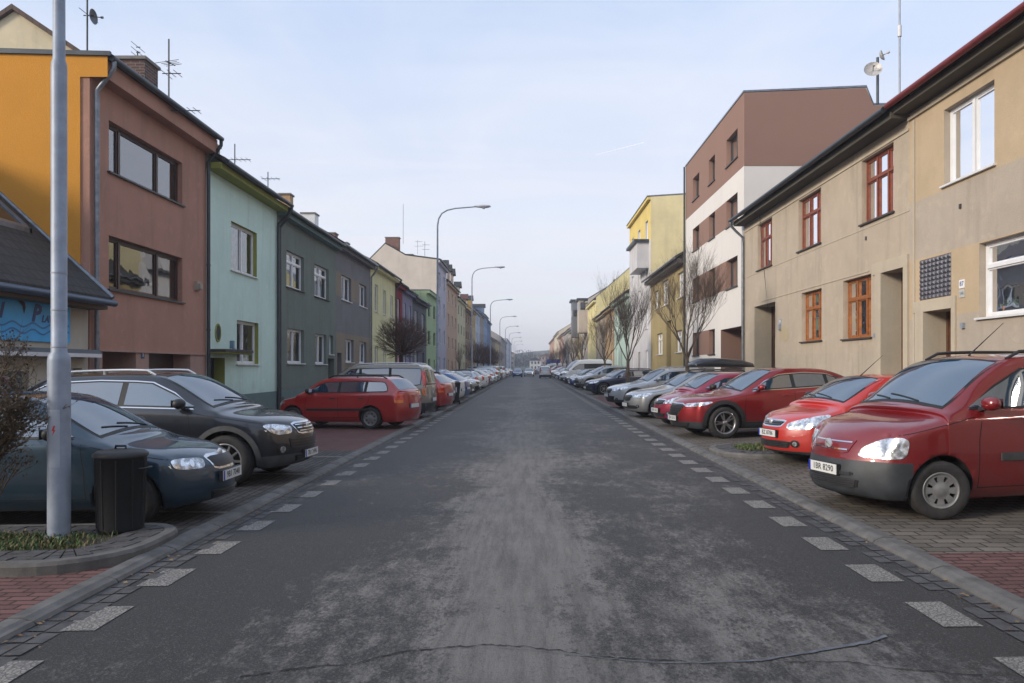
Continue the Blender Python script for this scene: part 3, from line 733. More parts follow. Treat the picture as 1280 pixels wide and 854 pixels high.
# further houses on the left: (px0, px1, eave z, colour, roof, floors, bays, description)
def grid_holes(s, u0, u1, zt, fl, nb, wr=.42, hr=.52, base=.3, **k):
    out = []; fh = (zt - .5 - base) / fl
    for f in range(fl):
        for b in range(nb):
            c = u0 + (u1 - u0) * (b + .5) / nb; wd = (u1 - u0) / nb * wr; z0 = base + fh * f + fh * .30
            if f == 0 and b == nb // 2 and nb > 1: out.append(dict(u0=c - .6, u1=c + .6, z0=base - .5, z1=base + fh * .78, kind='door', rev=.35, mat=DOOR_B)); continue
            out.append(dict(u0=c - wd / 2, u1=c + wd / 2, z0=z0, z1=z0 + fh * hr, kind='window', cols=[.5], rev=.13, **k))
    return out
far_l = [
 (494, 503, 8.2, (.22, .020, .030), TILE_B, 2, 1, 'dark red narrow house front between the yellow and the lilac grey houses'),
 (503, 515.5, 8.1, (.22, .21, .30), TILE_B, 2, 2, 'lilac grey two storey house next to the narrow red front'),
 (515.5, 533, 7.9, (.10, .10, .12), TILE_B, 2, 2, 'dark grey two storey house left of the pale green block'),
 (533, 546, 9.2, (.34, .44, .26), None, 3, 2, 'pale green flat roofed block before the tall lilac building'),
 (546, 558, 13.4, (.44, .42, .50), TILE_D, 4, 2, 'tall lilac grey apartment house with a bare peach coloured end wall'),
 (558, 571.5, 12.3, (.50, .34, .24), TILE_D, 4, 3, 'tall peach coloured apartment house with attic dormers'),
 (571.5, 581.5, 11.6, (.54, .50, .34), TILE_B, 4, 3, 'cream apartment house with a brown roof beyond the peach one'),
 (581.5, 589, 11.0, (.27, .19, .13), TILE_R, 4, 3, 'brown apartment house with a red roof on the left row'),
 (589, 594, 11.8, (.55, .36, .10), TILE_D, 3, 3, 'ochre house with a yellow dormer far down the left row'),
 (594, 600, 12.4, (.46, .52, .62), TILE_D, 4, 3, 'pale blue apartment house far down the left row'),
 (600, 604.5, 12.8, (.36, .31, .27), TILE_D, 4, 3, 'grey brown apartment house beyond the pale blue one'),
 (604.5, 609, 13.5, (.26, .35, .50), TILE_D, 4, 3, 'blue apartment house with a dark mansard far down the left row'),
 (609, 613, 13.0, (.16, .22, .36), TILE_D, 4, 3, 'deep blue house front after the mansard block'),
 (613, 619, 9.5, (.32, .28, .24), TILE_R, 3, 4, 'low grey brown house with a red roof far down the left row'),
 (619, 626, 9.8, (.52, .45, .28), TILE_B, 3, 5, 'cream house far down the left row, before the white tower block'),
 (626, 633, 12.5, (.34, .31, .30), TILE_R, 3, 6, 'dull pink house near the far end of the left row'),
 (633, 639, 14.5, (.60, .62, .66), None, 5, 6, 'white blocky building at the far end of the left row'),
]
def dormer(par, s, u, zt, m, rm, wd=2.0, name='dormer', hh=1.9):
    g = MB(); fb(g, s, u - wd / 2, u + wd / 2, -2.8, -.3, zt + .1, zt + hh, 0); d = g.build(name, m, par, True)
    g = MB()
    v = [P(s, u - wd/2 - .15, .0, zt + hh), P(s, u + wd/2 + .15, .0, zt + hh), P(s, u, .0, zt + hh + .9), P(s, u - wd/2 - .15, -3.4, zt + hh), P(s, u + wd/2 + .15, -3.4, zt + hh), P(s, u, -3.4, zt + hh + .9)]
    g.mesh(v, [(0,1,2), (3,5,4), (0,2,5,3), (1,4,5,2), (0,3,4,1)]); g.build('dormer_roof', rm, d, True)
    g = MB(); fb(g, s, u - wd * .3, u + wd * .3, -.3, -.27, zt + .45, zt + hh - .25); g.build('dormer_window', simple('dark_glass', (.02, .022, .025), .05, spec=.8), d, True)
pk = plaster('bare_peach_render', (.60, .53, .45), stain=.12)
for (a, b, zt, c, rm, fl, nb, lab) in far_l:
    a_, b_ = U(s, a), U(s, b); m = plaster('render_%02d%02d%02d' % tuple(int(x * 99) for x in c), c, bmp=.3); mats = []; em = None; prof = gable(zt, 10, 3.0) if rm else flat(zt, 10)
    if a == 546: prof = [(0, zt), (-3.4, zt + .45), (-5.6, zt + 1.7), (-9.5, zt - 2.2)]; mats = [pk]; em = 1
    wr = .42 if b_ - a_ < 12 else .36
    hs = grid_holes(s, a_, b_, zt, fl, nb, wr if nb < 4 else .34, .5, frame=WHITE_F if a not in (571.5, 581.5, 533) else DK_F, sill=a < 590)
    e = house('row_house' if fl < 4 else 'apartment_house', lab, s, a_, b_, prof, m, holes=hs, mats=mats, endmat=em, roofm=rm, over=.4, near=False, cornice=(m, .25), gutter=DKZINC if rm else None,
        chim=[(a_ + (b_ - a_) * .3, -5, zt + 2.6, (.7, .9), 1.0, BRICK)] if rm and a != 546 else ([(a_ + 1.2, -5.0, zt + 1.6, (1.5, .8), .9, BRICK)] if rm else ()))
    if a in (558, 571.5, 581.5, 589, 604.5):
        for k in range(3 if a == 558 else 1): dormer(e, s, a_ + (b_ - a_) * (.2 + .3 * k if a == 558 else .5), zt, m, TILE_D if a != 581.5 else TILE_R)
# swimming shop, one storey, at the left edge
uz1 = ub0 - .06; uz0 = 9.2; zt = 3.62
C_SHOP = plaster('shop_render', (.50, .46, .38))
e = house('shop_building', 'low tiled shop with skylights and a blue dolphin signboard at the left edge', s, uz0, uz1, [(0, zt), (-3.4, zt + 3.1), (-7.5, zt - .3)], C_SHOP,
    holes=[dict(u0=12.2, u1=15.2, z0=.5, z1=1.62, kind='window', frame=simple('shop_frame', (.16, .19, .22), .5), cols=[.33, .66], curtain='none'), dict(u0=U(s, 88), u1=U(s, 103), z0=-.1, z1=1.68, kind='door', mat=SILL_W, rev=.2)],
    roofm=TILE_D, over=.55, gutter=simple('blue_gutter', (.07, .10, .15), .4, .4), cornice=(simple('soffit_wood', (.16, .11, .07), .8), .12), cat='shop')
g = MB(); sl = 3.1 / 3.4
for k, (a, b) in enumerate(((12.0, 13.4), (13.7, 15.1), (15.4, 16.75))):
    w0_, w1_ = -.95, -2.2
    fr = MB()
    def rp(u_, w_, h_): return P(s, u_, w_ , zt + .14 - w_ * sl + h_)
    for (x0, x1, y0, y1) in ((a, b, w0_, w0_ - .08), (a, b, w1_ + .08, w1_), (a, a + .08, w0_, w1_), (b - .08, b, w0_, w1_)):
        v = [rp(x0, y0, 0), rp(x1, y0, 0), rp(x1, y1, 0), rp(x0, y1, 0), rp(x0, y0, .12), rp(x1, y0, .12), rp(x1, y1, .12), rp(x0, y1, .12)]
        fr.mesh(v, [(0,3,2,1),(4,5,6,7),(0,1,5,4),(1,2,6,5),(2,3,7,6),(3,0,4,7)])
    f_ = fr.build('skylight', ZINC, e, True)
    gl = MB(); gl.face([rp(a + .08, w0_ - .08, .07), rp(b - .08, w0_ - .08, .07), rp(b - .08, w1_ + .08, .07), rp(a + .08, w1_ + .08, .07)]); gl.build('skylight_pane', simple('skylight_glass', (.02, .022, .025), .04, spec=1), f_, True)
# verge flashing along the shop roof edge
g = MB(); g.tube([P(s, uz1 + .02, .55, zt - .35), P(s, uz1 + .02, -3.4, zt + 3.3)], .06, 6); g.build('verge', ZINC, e, True)
g = MB(); zl = Z(U(s, 90), 437); fb(g, s, uz0, uz1 - .1, .001, .35, zl - .16, zl + .0); g.build('shop_canopy', simple('canopy_blue_grey', (.12, .15, .18), .5), e, True)
g = MB(); fb(g, s, uz0, uz1 - .1, .351, .37, zl - .17, zl - .09); g.build('canopy_trim', SILL_W, e, True)
# signboard
uS0, uS1 = 11.4, U(s, 85); zS0, zS1 = Z(uS1, 429), Z(uS1, 367)
e = empty('shop_sign', P(s, uS0, 0, zS0), 0, 'blue swimming shop signboard with a dolphin, waves and the letters P LAV', 'signboard')
SB = simple('sign_blue', (.035, .40, .80), .4, var=.1); SD = simple('sign_navy', (.012, .035, .20), .4); SK = simple('dolphin_dark', (.03, .022, .03), .5)
g = MB(); fb(g, s, uS0, uS1, .004, .05, zS0, zS1); g.build('board', SB, e, True)
def onface(u_, z_, w_=.056): return P(s, u_, w_, z_)
g = MB()
for zz in (zS0 + .32, zS0 + .19):
    n = 120; pts = [(uS0 + .05 + (uS1 - uS0 - .1) * i / n, zz + .045 * math.sin(i / n * (uS1 - uS0) / .62 * 2 * math.pi)) for i in range(n + 1)]
    for (a, b), (c, d) in zip(pts[:-1], pts[1:]): g.face([onface(a, b - .018), onface(c, d - .018), onface(c, d + .018), onface(a, b + .018)])
g.build('wave_lines', simple('sign_wave', (.015, .15, .40), .4), e, True)
def zc2(px, py): u_ = U(s, px); return (u_, Z(u_, py))
dol = [(-60, 345), (-40, 337), (-22, 340), (-5, 353), (10, 364), (20, 373), (27, 377.5), (28.5, 384), (26.5, 393), (24.5, 383), (20, 377), (9, 371.5), (-4, 369), (-20, 362), (-30, 366), (-35, 378), (-42, 362), (-56, 354)]
g = MB(); q = [zc2(*p) for p in dol]
tri = delaunay_2d_cdt([Vector(p) for p in q], [(i, (i+1) % len(q)) for i in range(len(q))], [list(range(len(q)))], 1, 1e-5)
g.mesh([onface(p.x, min(p.y, zS1 + .12), .058) for p in tri[0]], [tuple(f) for f in tri[2]]); g.build('dolphin', SK, e, True)
def txt_on(par, st, px, py, size, mat, bold=.0, shear=.3, w_=.055, nm='lettering'):
    u_, z_ = zc2(px, py); ox = Vector(P(s, u_, w_, z_)) - Vector(par.location)
    M = Matrix(((0, 0, 1, ox.x), (1, 0, 0, ox.y), (0, 1, 0, ox.z), (0, 0, 0, 1)))
    return text_mesh(nm, st, size, mat, par, M, bold=bold, shear=shear)
txt_on(e, 'P', 41, 392.5, .47, SD, .02); txt_on(e, 'LAV', 55.5, 399.5, .20, SD, .008); txt_on(e, 'I', -3, 388, .40, SD, .02)
# cream gabled house behind the orange wall
g = MB()
gy = 27.0; sc_ = gy / FP
def pw(px, py): return ((px - VX) * sc_, EYE - (py - VY) * sc_)
ax_, az_ = pw(18, 14); ex_, ez_ = pw(96, 66); lx = 2 * ax_ - ex_
e = empty('gabled_house', (ax_, gy, -.2), 0, 'cream house with a steep gable rising behind the orange end wall', 'house')
g.prism([(lx, -.2), (ex_, -.2), (ex_, ez_), (ax_, az_), (lx, ez_)], 1, gy, gy + 10); g.build('wall', plaster('cream_render', (.62, .54, .38)), e, True)
g = MB()
for sx in (ex_, lx):
    k = .3 if sx == ex_ else -.3
    g.prism([(ax_, az_ + .02), (sx + k, ez_ - .2), (sx + k, ez_ - .02), (ax_, az_ + .2)], 1, gy - .15, gy + 10.2)
g.build('roof', TILE_B, e, True)

# ---- right side of the street
s = 1
C_TAN = plaster('tan_render', (.445, .375, .295), stain=.35, grime=(.13, .12, .10)); C_OCH = plaster('ochre_render', (.48, .375, .255), stain=.15); C_GRB = plaster('grey_beige_render', (.425, .365, .30), stain=.3)
C_CEM = plaster('cement_patch', (.43, .37, .295), stain=.4); C_LINT = plaster('pale_render', (.47, .41, .32), stain=.2)
C_MW = plaster('white_render', (.70, .67, .64), stain=.05, var=.03, bmp=.2); C_MB = plaster('mocha_render', (.27, .165, .13), stain=.04, var=.03, bmp=.2)
C_OLV = plaster('olive_render', (.36, .285, .14), stain=.35)
ua0, ua1 = 7.5, U(s, 1137); zt = Z(ua1, 118)
hA = [hole(s, 1180, 1243, 99, 205, cols=[.5], curtain='full', sillm=SILL_W), dict(u0=12.9, u1=U(s, 1224), z0=2.72, z1=4.25, kind='window', cols=[.42], transom=.68, curtain='low', sillm=SILL_W),
      hole(s, 1156, 1191, 385, 500, 'door', rev=.5, mat=DOOR_B, rmi=2, glass=True), dict(u0=8.6, u1=10.6, z0=5.76, z1=7.45, kind='window', cols=[.5]), dict(u0=8.6, u1=10.6, z0=2.7, z1=4.25, kind='window', cols=[.5])]
eA = house('row_house', 'ochre and grey beige house with red gutter and white windows, nearest on the right', s, ua0, ua1, gable(zt, 10, 3.2), C_GRB, holes=hA,
    bands=[(ua0, ua1, hA[0]['z0'] - .1, zt - .62, 1), (ua0, ua1, 2.85, hA[1]['z1'] + .03, 1), (ua0, ua1, zt - .62, zt, 0)], mats=[C_OCH, C_LINT], roofm=TILE_R, over=.5, gutter=simple('red_gutter', (.16, .022, .022), .5, .2, var=.2), cornice=(plaster('dark_soffit', (.10, .09, .075)), .16))  # eave cornice in a colour much darker than the walls
g = MB(); u0_, u1_ = U(s, 1196), U(s, 1143); zz = hA[2]['z1']
fb(g, s, u0_, u1_, .001, .045, zz, zz + .26); fb(g, s, u0_, hA[2]['u0'] - .001, .001, .045, .3, zz - .001); fb(g, s, hA[2]['u1'] + .001, u1_ - .1, .001, .045, .3, zz - .001); g.build('door_surround', C_LINT, eA, True)
g = MB(); fb(g, s, ua0, ua1 - .001, .001, .06, zt - .66, zt - .58); fb(g, s, ua1 - .28, ua1 - .2, .001, .03, .3, zt - .7); g.build('string_course', C_LINT, eA, True)
hb = hole(s, 1150, 1189, 311, 368); hb = dict(u0=hb['u0'], u1=hb['u1'], z0=hA[2]['z1'] + .28, z1=hb['z1'] - .08)
g = MB(); nb, nz = 8, 9
for i in range(nb):
    for j in range(nz):
        du, dz = (hb['u1'] - hb['u0']) / nb, (hb['z1'] - hb['z0']) / nz; a = hb['u0'] + du * i; c = hb['z0'] + dz * j
        p = [P(s, a + .01, .002, c + .01), P(s, a + du - .01, .002, c + .01), P(s, a + du - .01, .002, c + dz - .01), P(s, a + .01, .002, c + dz - .01)]
        q = [P(s, a + .035, .03, c + .035), P(s, a + du - .035, .03, c + .035), P(s, a + du - .035, .03, c + dz - .035), P(s, a + .035, .03, c + dz - .035)]
        g.mesh(p + q, [(4,5,6,7), (0,1,5,4), (1,2,6,5), (2,3,7,6), (3,0,4,7)], 0)
fb(g, s, hb['u0'], hb['u1'], .0005, .0015, hb['z0'], hb['z1'], 1)
g.build('glass_block_panel', [simple('glass_block', (.085, .085, .115), .25, var=.5, nscale=5, spec=.8), simple('glass_block_joint', (.03, .03, .04), .8)], eA, True)
plate(s, 1203, 355, .20, .18, PW, '87', INK_B, 'white plate with a blue number right of the glass block panel', .15)
plate(s, 1203, 367, .20, .17, simple('plate_grey', (.45, .46, .44), .5), '540', simple('ink_grey', (.2, .22, .24), .6), 'faded grey number plate just below the blue numbered one', .10)
u = U(s, 1205); z = Z(u, 407); g = MB(); fb(g, s, u - .05, u + .05, 0, .06, z - .06, z + .06); tag(g.build('bell_box', simple('bell_grey', (.25, .28, .32), .4)), 'small grey bell box right of the nearest brown door', 'bell box')
def flower(px, py, n, k, lab):
    u = U(s, px); z = Z(u, py); e = empty('potted_plant', P(s, u, -.08, z), 0, lab, 'potted plant'); rr = random.Random(k)
    g = MB(); g.lathe([(0, 0), (.05, 0), (.07, .12), (.06, .12)], P(s, u, -.24, 2.79), 2, 14); g.build('pot', simple('pot_clay', (.30, .12, .07), .8), e, True)
    g = MB()
    for _ in range(n):
        c = Vector(P(s, u + rr.gauss(0, .10), -.24 + rr.gauss(0, .03), 2.93 + abs(rr.gauss(0, .09)))); a = rr.uniform(0, 6.3); r = rr.uniform(.02, .04)
        t = Vector((rr.gauss(0, .3), math.cos(a), math.sin(a))).normalized() * r; b = Vector((rr.gauss(0, .4), -math.sin(a), math.cos(a))).normalized() * r * .6
        g.face([c - t, c + b, c + t, c - b], 0 if rr.random() < .9 else 1)
    g.build('leaves', [simple('houseplant', (.05, .11, .035), .6), simple('bloom', (.5, .04, .08), .6)], e, True)
flower(1243, 398, 90, 1, 'leafy pot plant behind the left pane of the near ground floor window'); flower(1274, 392, 90, 2, 'leafy pot plant behind the right pane of the near ground floor window')
# tan house B
u0b, u1b = ua1, U(s, 930); zt = Z(U(s, 935), 265)
mu_up = [(.25, .72, .98), (.75, .72, .98)]
def red_win(px0, px1, yt, yb, fm, cu): return hole(s, px0, px1, yt, yb, frame=fm, cols=[.3, .64], transom=.66, curtain=cu, sillm=SILL_D, muntins=[])
hB = [red_win(1077, 1117, 177, 264, RED_F, 'full'), red_win(998, 1026, 234, 303, RED_F, 'full'), red_win(947, 965, 271, 331, RED_F, 'sides'),
      red_win(1054, 1089, 342, 421, OR_F, 'none'), red_win(1002, 1027, 360, 425, OR_F, 'none'),
      hole(s, 1103, 1131, 334, 500, 'door', rev=.5, mat=DOOR_B, rmi=1, ztop=2.75, glass=True), hole(s, 943, 969, 377, 500, 'door', rev=.7, mat=BROWN_F, rmi=1, ztop=3.0)]
eB = house('row_house', 'long tan house with peeling render and red and orange wooden windows on the right', s, u0b + .002, u1b, gable(zt, 10, 2.8), C_TAN, holes=hB,
    bands=[(u0b, u1b, .2, 2.15, 2)], mats=[C_LINT, C_CEM], roofm=TILE_D, over=.55, gutter=DKZINC, cornice=(plaster('dark_soffit2', (.085, .078, .066)), .2), pipes=[(u1b - .15, ZINC)])  # cornice under the eaves far darker than the tan render
g = MB(); zz = hB[3]['z1'] + .05
fb(g, s, u0b + 2.2, u1b - 2.4, .001, .018, zz + .02, zz + .06)
fb(g, s, u0b + .01, u1b - .01, .001, .03, hB[0]['z1'] + .03, hB[0]['z1'] + .09)
fb(g, s, u0b + .01, u1b - .01, .001, .012, hB[0]['z0'] - .16, hB[0]['z0'] - .13)
g.build('string_course', C_LINT, eB, True)
g = MB(); h = hB[5]; fb(g, s, u0b + .02, h['u1'] + .5, .002, .05, h['z1'], h['z1'] + .3); fb(g, s, h['u1'], h['u1'] + .35, .002, .05, .2, h['z1'] - .001); fb(g, s, u0b + .02, h['u0'], .002, .05, .2, h['z1'] - .001); g.build('door_surround', C_LINT, eB, True)
g = MB()
for a, b in ((hB[1]['u1'], hB[1]['u1'] + .0), ):
    pass
rr = random.Random(9)                                     # bare patches where the render has fallen off
for px, py, r, k in ((980, 418, .6, 0),):
    u = U(s, px); z = Z(u, py); pts = [(u + r * rr.uniform(.6, 1.15) * math.cos(t * math.pi / 9), z + r * .6 * rr.uniform(.6, 1.15) * math.sin(t * math.pi / 9)) for t in range(18)]
    g.face([P(s, a, .0035, b) for a, b in pts])
g.build('bare_patch', plaster('bare_patch', (.46, .38, .26), stain=0, bmp=1), eB, True)
for px, py in ((1083, 298), (1201, 258)):
    u = U(s, px); z = Z(u, py); g = MB(); fb(g, s, u - .03, u + .03, 0, .03, z - .05, z + .05); g.build('bracket_stub', SILL_D, eB if px < 1137 else eA, True)
for px, py, l in ((975, 408, 'upper'), (975, 413, 'lower')):
    pass
plate(s, 975.5, 402, .2, .2, simple('plate_blue2', (.25, .32, .45), .5), '38', PW, 'small blue number plate beside the dark gateway of the tan house', .15)
u = U(s, 975.5); z = Z(u, 409); g = MB(); fb(g, s, u - .1, u + .1, 0, .07, z - .1, z + .1); tag(g.build('meter_box', simple('bell_grey', (.25, .28, .32), .4)), 'small grey box below the number plate by the dark gateway', 'meter box')
u = U(s, 1095); z = Z(u, 419.5); g = MB(); fb(g, s, u - .06, u + .06, 0, .06, z - .06, z + .06); tag(g.build('bell_box', simple('bell_grey', (.25, .28, .32), .4)), 'small grey bell box between the orange window and the tall door', 'bell box')
# white and mocha modern apartment house
u0c, u1c = u1b + .002, U(s, 857); zt = Z(U(s, 930), 116)
cols_ = [(908, 922), (886, 893.6), (866, 874)]
rows = [(160, 196), (240, 276), (319, 357)]
uu = [(U(s, b), U(s, a)) for a, b in cols_]; un = U(s, 922)
hC = []
for (yt, yb) in rows:
    for (a, b) in uu: hC.append(dict(u0=a, u1=b, z0=Z(un, yb), z1=Z(un, yt), kind='window', frame=DK_F, cols=[.45], sillm=DKZINC, rev=.22, rmi=1, curtain=rw.choice(['sides', 'full', 'half'])))
for (a, b) in uu[1:]: hC.append(dict(u0=a, u1=b, z0=2.35, z1=3.62, kind='window', frame=DK_F, cols=[.45], sillm=DKZINC, rev=.22, rmi=1, curtain='sides'))
hC.append(dict(u0=U(s, 927.6), u1=U(s, 901), z0=.4, z1=3.5, kind='door', mat=DK_F, rev=2.2, room=2.6, rmi=1, glass=True))
bnd = [(u0c - 1, u1c + 1, 10.4, zt + 1, 1)]
for k in (1, 2): bnd.append((uu[0][0], uu[2][0], Z(un, rows[k][1]), Z(un, rows[k][0]), 1))
bnd.append((uu[1][0], uu[2][0], 2.35, 3.62, 1))
e = house('apartment_house', 'modern four storey apartment house striped in white and mocha brown', s, u0c, u1c, [(0, zt), (-(U(s, 930) * (1083 - VX) / FP - 9.3), zt + .22), (-5.6, zt - .55), (-10, zt - .55)], C_MW, holes=hC, bands=bnd, mats=[C_MB], roofm=None, over=.03, gutter=None, pipes=[(u1c - .1, DKZINC)])
# the mocha band wraps the end wall
g = MB(); xe = 9.3 + 10
g.prism([(9.302, 10.4), (xe, 10.4), (xe, zt - .57), (9.3 + 5.6, zt - .57), (9.3 + 5.25, zt + .2), (9.302, zt - .0)], 1, u0c - .02, u0c - .001); g.build('end_wall_band', C_MB, e, True)
# olive house
u0o, u1o = u1c + .002, U(s, 813.5)
hO = [hole(s, 818.5, 823, 362, 385), hole(s, 827.6, 835, 348, 380), hole(s, 847, 854.5, 338, 370), hole(s, 821, 828, 416, 443), hole(s, 844.5, 852.5, 412, 440), hole(s, 833, 839, 400, 480, 'door', rev=.6)]
for h in hO[:5]: h['cols'] = [.5]; h['transom'] = .7
eO = house('row_house', 'weathered olive brown two storey house with white windows and dark eaves', s, u0o, u1o, gable(8.5, 10, 2.8), C_OLV, holes=hO, mats=[], roofm=TILE_D, over=.6, gutter=ZINC, cornice=(SILL_D, .25), plinth=(plaster('dark_plinth', (.16, .14, .11)), 1.5))
# yellow topped block
u0e, u1e = u1o + .002, U(s, 787); zt = 14.7
C_YW = plaster('yellow_wall', (.76, .65, .37), stain=.12); C_YF = plaster('yellow_front', (.68, .53, .18)); C_LG = plaster('light_grey_render', (.56, .55, .56))
hE = grid_holes(s, u0e, u1e, 14.4, 4, 3, .3, .5, frame=WHITE_F)
e = house('apartment_house', 'tall narrow block, pale grey below and yellow on top, with a plain end wall', s, u0e, u1e, [(0, zt), (-3.2, zt + .2), (-5.2, zt + 1.5), (-10, zt + 1.5)], C_LG, holes=hE, bands=[(u0e, u1e, 11.5, 20, 1)], mats=[C_YF, C_YW], endmat=2, roofm=None, over=.3, gutter=None, cornice=(C_YF, .2))
g = MB(); ub_ = u0e + 1.0
fb(g, s, ub_, ub_ + 4.5, .001, .9, 9.4, 11.4); b_ = g.build('bay', C_LG, e, True)
g = MB(); fb(g, s, ub_ - .2, ub_ + 4.7, .002, 1.15, 11.4, 11.6); g.build('bay_roof', DKZINC, b_, True)
# further houses on the right
far_r = [
 (787, 768, 8.8, (.40, .52, .46), TILE_D, 2, 3, 'pale mint house under a dark eave beyond the grey block'),
 (768, 757, 8.6, (.36, .25, .14), TILE_D, 2, 2, 'brown ochre house beside the mint one on the right'),
 (757, 745, 8.5, (.44, .37, .28), TILE_B, 2, 3, 'beige low house before the tall yellow end wall'),
 (745, 735, 15.0, (.76, .67, .34), None, 4, 3, 'tall block with a sloping pale yellow end wall in the right row'),
 (735, 727, 12.4, (.50, .44, .38), TILE_D, 4, 2, 'grey beige house with a dark square bay window'),
 (727, 720, 12.6, (.45, .38, .22), None, 4, 3, 'ochre house with a grey glazed turret under a flat cap'),
 (720, 712, 9.8, (.52, .46, .38), TILE_R, 3, 3, 'cream house with a red roof on the right row'),
 (712, 705, 10.5, (.42, .40, .38), TILE_B, 3, 4, 'grey house far down the right row'),
 (705, 698.5, 10.8, (.55, .38, .32), TILE_R, 3, 4, 'pinkish house far down the right row'),
 (698.5, 693, 12.8, (.62, .56, .44), TILE_R, 3, 5, 'pale cream house near the far end of the right row'),
 (693, 687, 12.4, (.50, .33, .26), TILE_R, 4, 6, 'salmon house with a dark red mansard at the far end of the right row'),
]
for (a, b, zt, c, rm, fl, nb, lab) in far_r:
    a_, b_ = U(s, a), U(s, b); m = plaster('render_%02d%02d%02d' % tuple(int(x * 99) for x in c), c, bmp=.3)
    prof = gable(zt, 10, 3.0) if rm else flat(zt, 10)
    if a == 745: prof = [(0, zt - 3.6), (-4.6, zt + .4), (-9, zt - 2.5)]
    hs = grid_holes(s, a_, b_, prof[0][1], fl, nb, .34, .5, .6, sill=False)
    e = house('row_house' if fl < 4 else 'apartment_house', lab, s, a_ + .002, b_, prof, m, holes=hs, roofm=rm, over=.5, near=False, gutter=DKZINC if rm else None, cornice=(m, .25),
        chim=[(a_ + (b_ - a_) * .4, -5, zt + 2.6, (.7, .9), 1.0, BRICK)] if rm else ())
    if a in (735, 727):
        g = MB(); c0 = a_ + (b_ - a_) * (.1 if a == 735 else .35); fb(g, s, c0, c0 + 4.5, .002, 1.3, 7.2, zt + (0 if a == 735 else 1.2)); b2 = g.build('bay', m if a == 735 else simple('turret_grey', (.14, .15, .17), .6), e, True)
        g = MB(); fb(g, s, c0 - .3, c0 + 4.8, .003, 1.65, zt + (0 if a == 735 else 1.2), zt + (.25 if a == 735 else 1.5)); g.build('bay_roof', DKZINC, b2, True)
        g = MB()
        for k in range(3): fb(g, s, c0 + .4 + k * 1.4, c0 + 1.4 + k * 1.4, 1.3, 1.33, zt - 1.6, zt - .4)
        for k in range(1): fb(g, s, c0 - .03, c0, .3, 1.1, zt - 1.6, zt - .4)
        g.build('bay_window', simple('dark_glass', (.02, .022, .025), .05, spec=.8), b2, True)
# ---- roof furniture: antennas and dishes
def antenna(x, y, z0, z1, bars, label, mat=DKZINC, name='tv_antenna'):
    e = empty(name, (x, y, z0), 0, label, 'antenna'); g = MB(); g.tube([(0, 0, 0), (0, 0, z1 - z0)], .022, 6); g.build('mast', mat, e)
    for (h, L_, ax, n) in bars:
        g = MB(); d = Vector((1, 0, 0)) if ax == 'x' else Vector((.3, .95, 0)); o = d.cross(Vector((0, 0, 1)))
        a = Vector((0, 0, h)) - d * L_ * .35; b = Vector((0, 0, h)) + d * L_ * .65; g.tube([a, b], .014, 5)
        for k in range(n):
            c = a.lerp(b, (k + .5) / n); v = o * (.26 if k else .4) if ax != 'v' else Vector((0, 0, .2)); g.tube([c - v, c + v], .008, 4)
        g.build('aerial', mat, e)
    return e
def at(px, py, D): return ((px - VX) / FP * D, D, EYE - (py - VY) / FP * D)
def ant_px(px, yb, yt, D, bars, label, **k):
    x, y, z0 = at(px, yb, D); _, _, z1 = at(px, yt, D); return antenna(x, y, z0, z1, bars, label, **k)
ant_px(211, 150, 49, 20.5, [(.25, 1.3, 'x', 8), (1.25, .5, 'x', 3), (1.55, .35, 'y', 4)], 'tall aerial mast with two yagi bars behind the brick chimney of the brown house')
ant_px(172, 93, 64, 22.4, [(.35, .12, 'x', 1), (.5, .12, 'x', 1), (.65, .12, 'x', 1), (.8, .12, 'x', 1)], 'short aerial with stub bars standing on the dark brick chimney')
ant_px(109, 66, -40, 18.4, [(.9, .25, 'x', 1)], 'thin mast with a small side dish over the corner of the orange wall')
x, y, z = at(115, 21, 18.4); g = MB(); g.lathe([(.0, .0), (.12, .02), (.18, .06)], (x - .02, y, z), 0, 18); g.tube([(x, y, z), (x + .24, y, z - .02)], .012, 5); g.tube([(x + .22, y, z - .02), (x + .27, y, z - .02)], .03, 8)
tag(g.build('wifi_dish', simple('dish_grey', (.10, .11, .13), .5)), 'small side on grid dish clamped to the mast over the orange wall', 'dish')
ant_px(293.5, 215, 180, 28, [(.45, .9, 'x', 5)], 'small aerial over the lime green eaves of the mint house')
ant_px(335, 238, 215, 33, [(.5, .8, 'x', 4)], 'small aerial on the roof line between the mint and dark green houses')
ant_px(522, 318, 300, 84, [(.9, 1.0, 'x', 4), (1.4, .8, 'x', 4)], 'pair like aerial above the peach end wall', mat=ZINC); ant_px(531, 322, 302, 84, [(.9, .8, 'x', 4), (1.4, .8, 'x', 3)], 'right aerial of the two above the peach end wall')
ant_px(504, 305, 255, 84, [], 'tall bare thin mast above the brick chimney of the peach end wall')
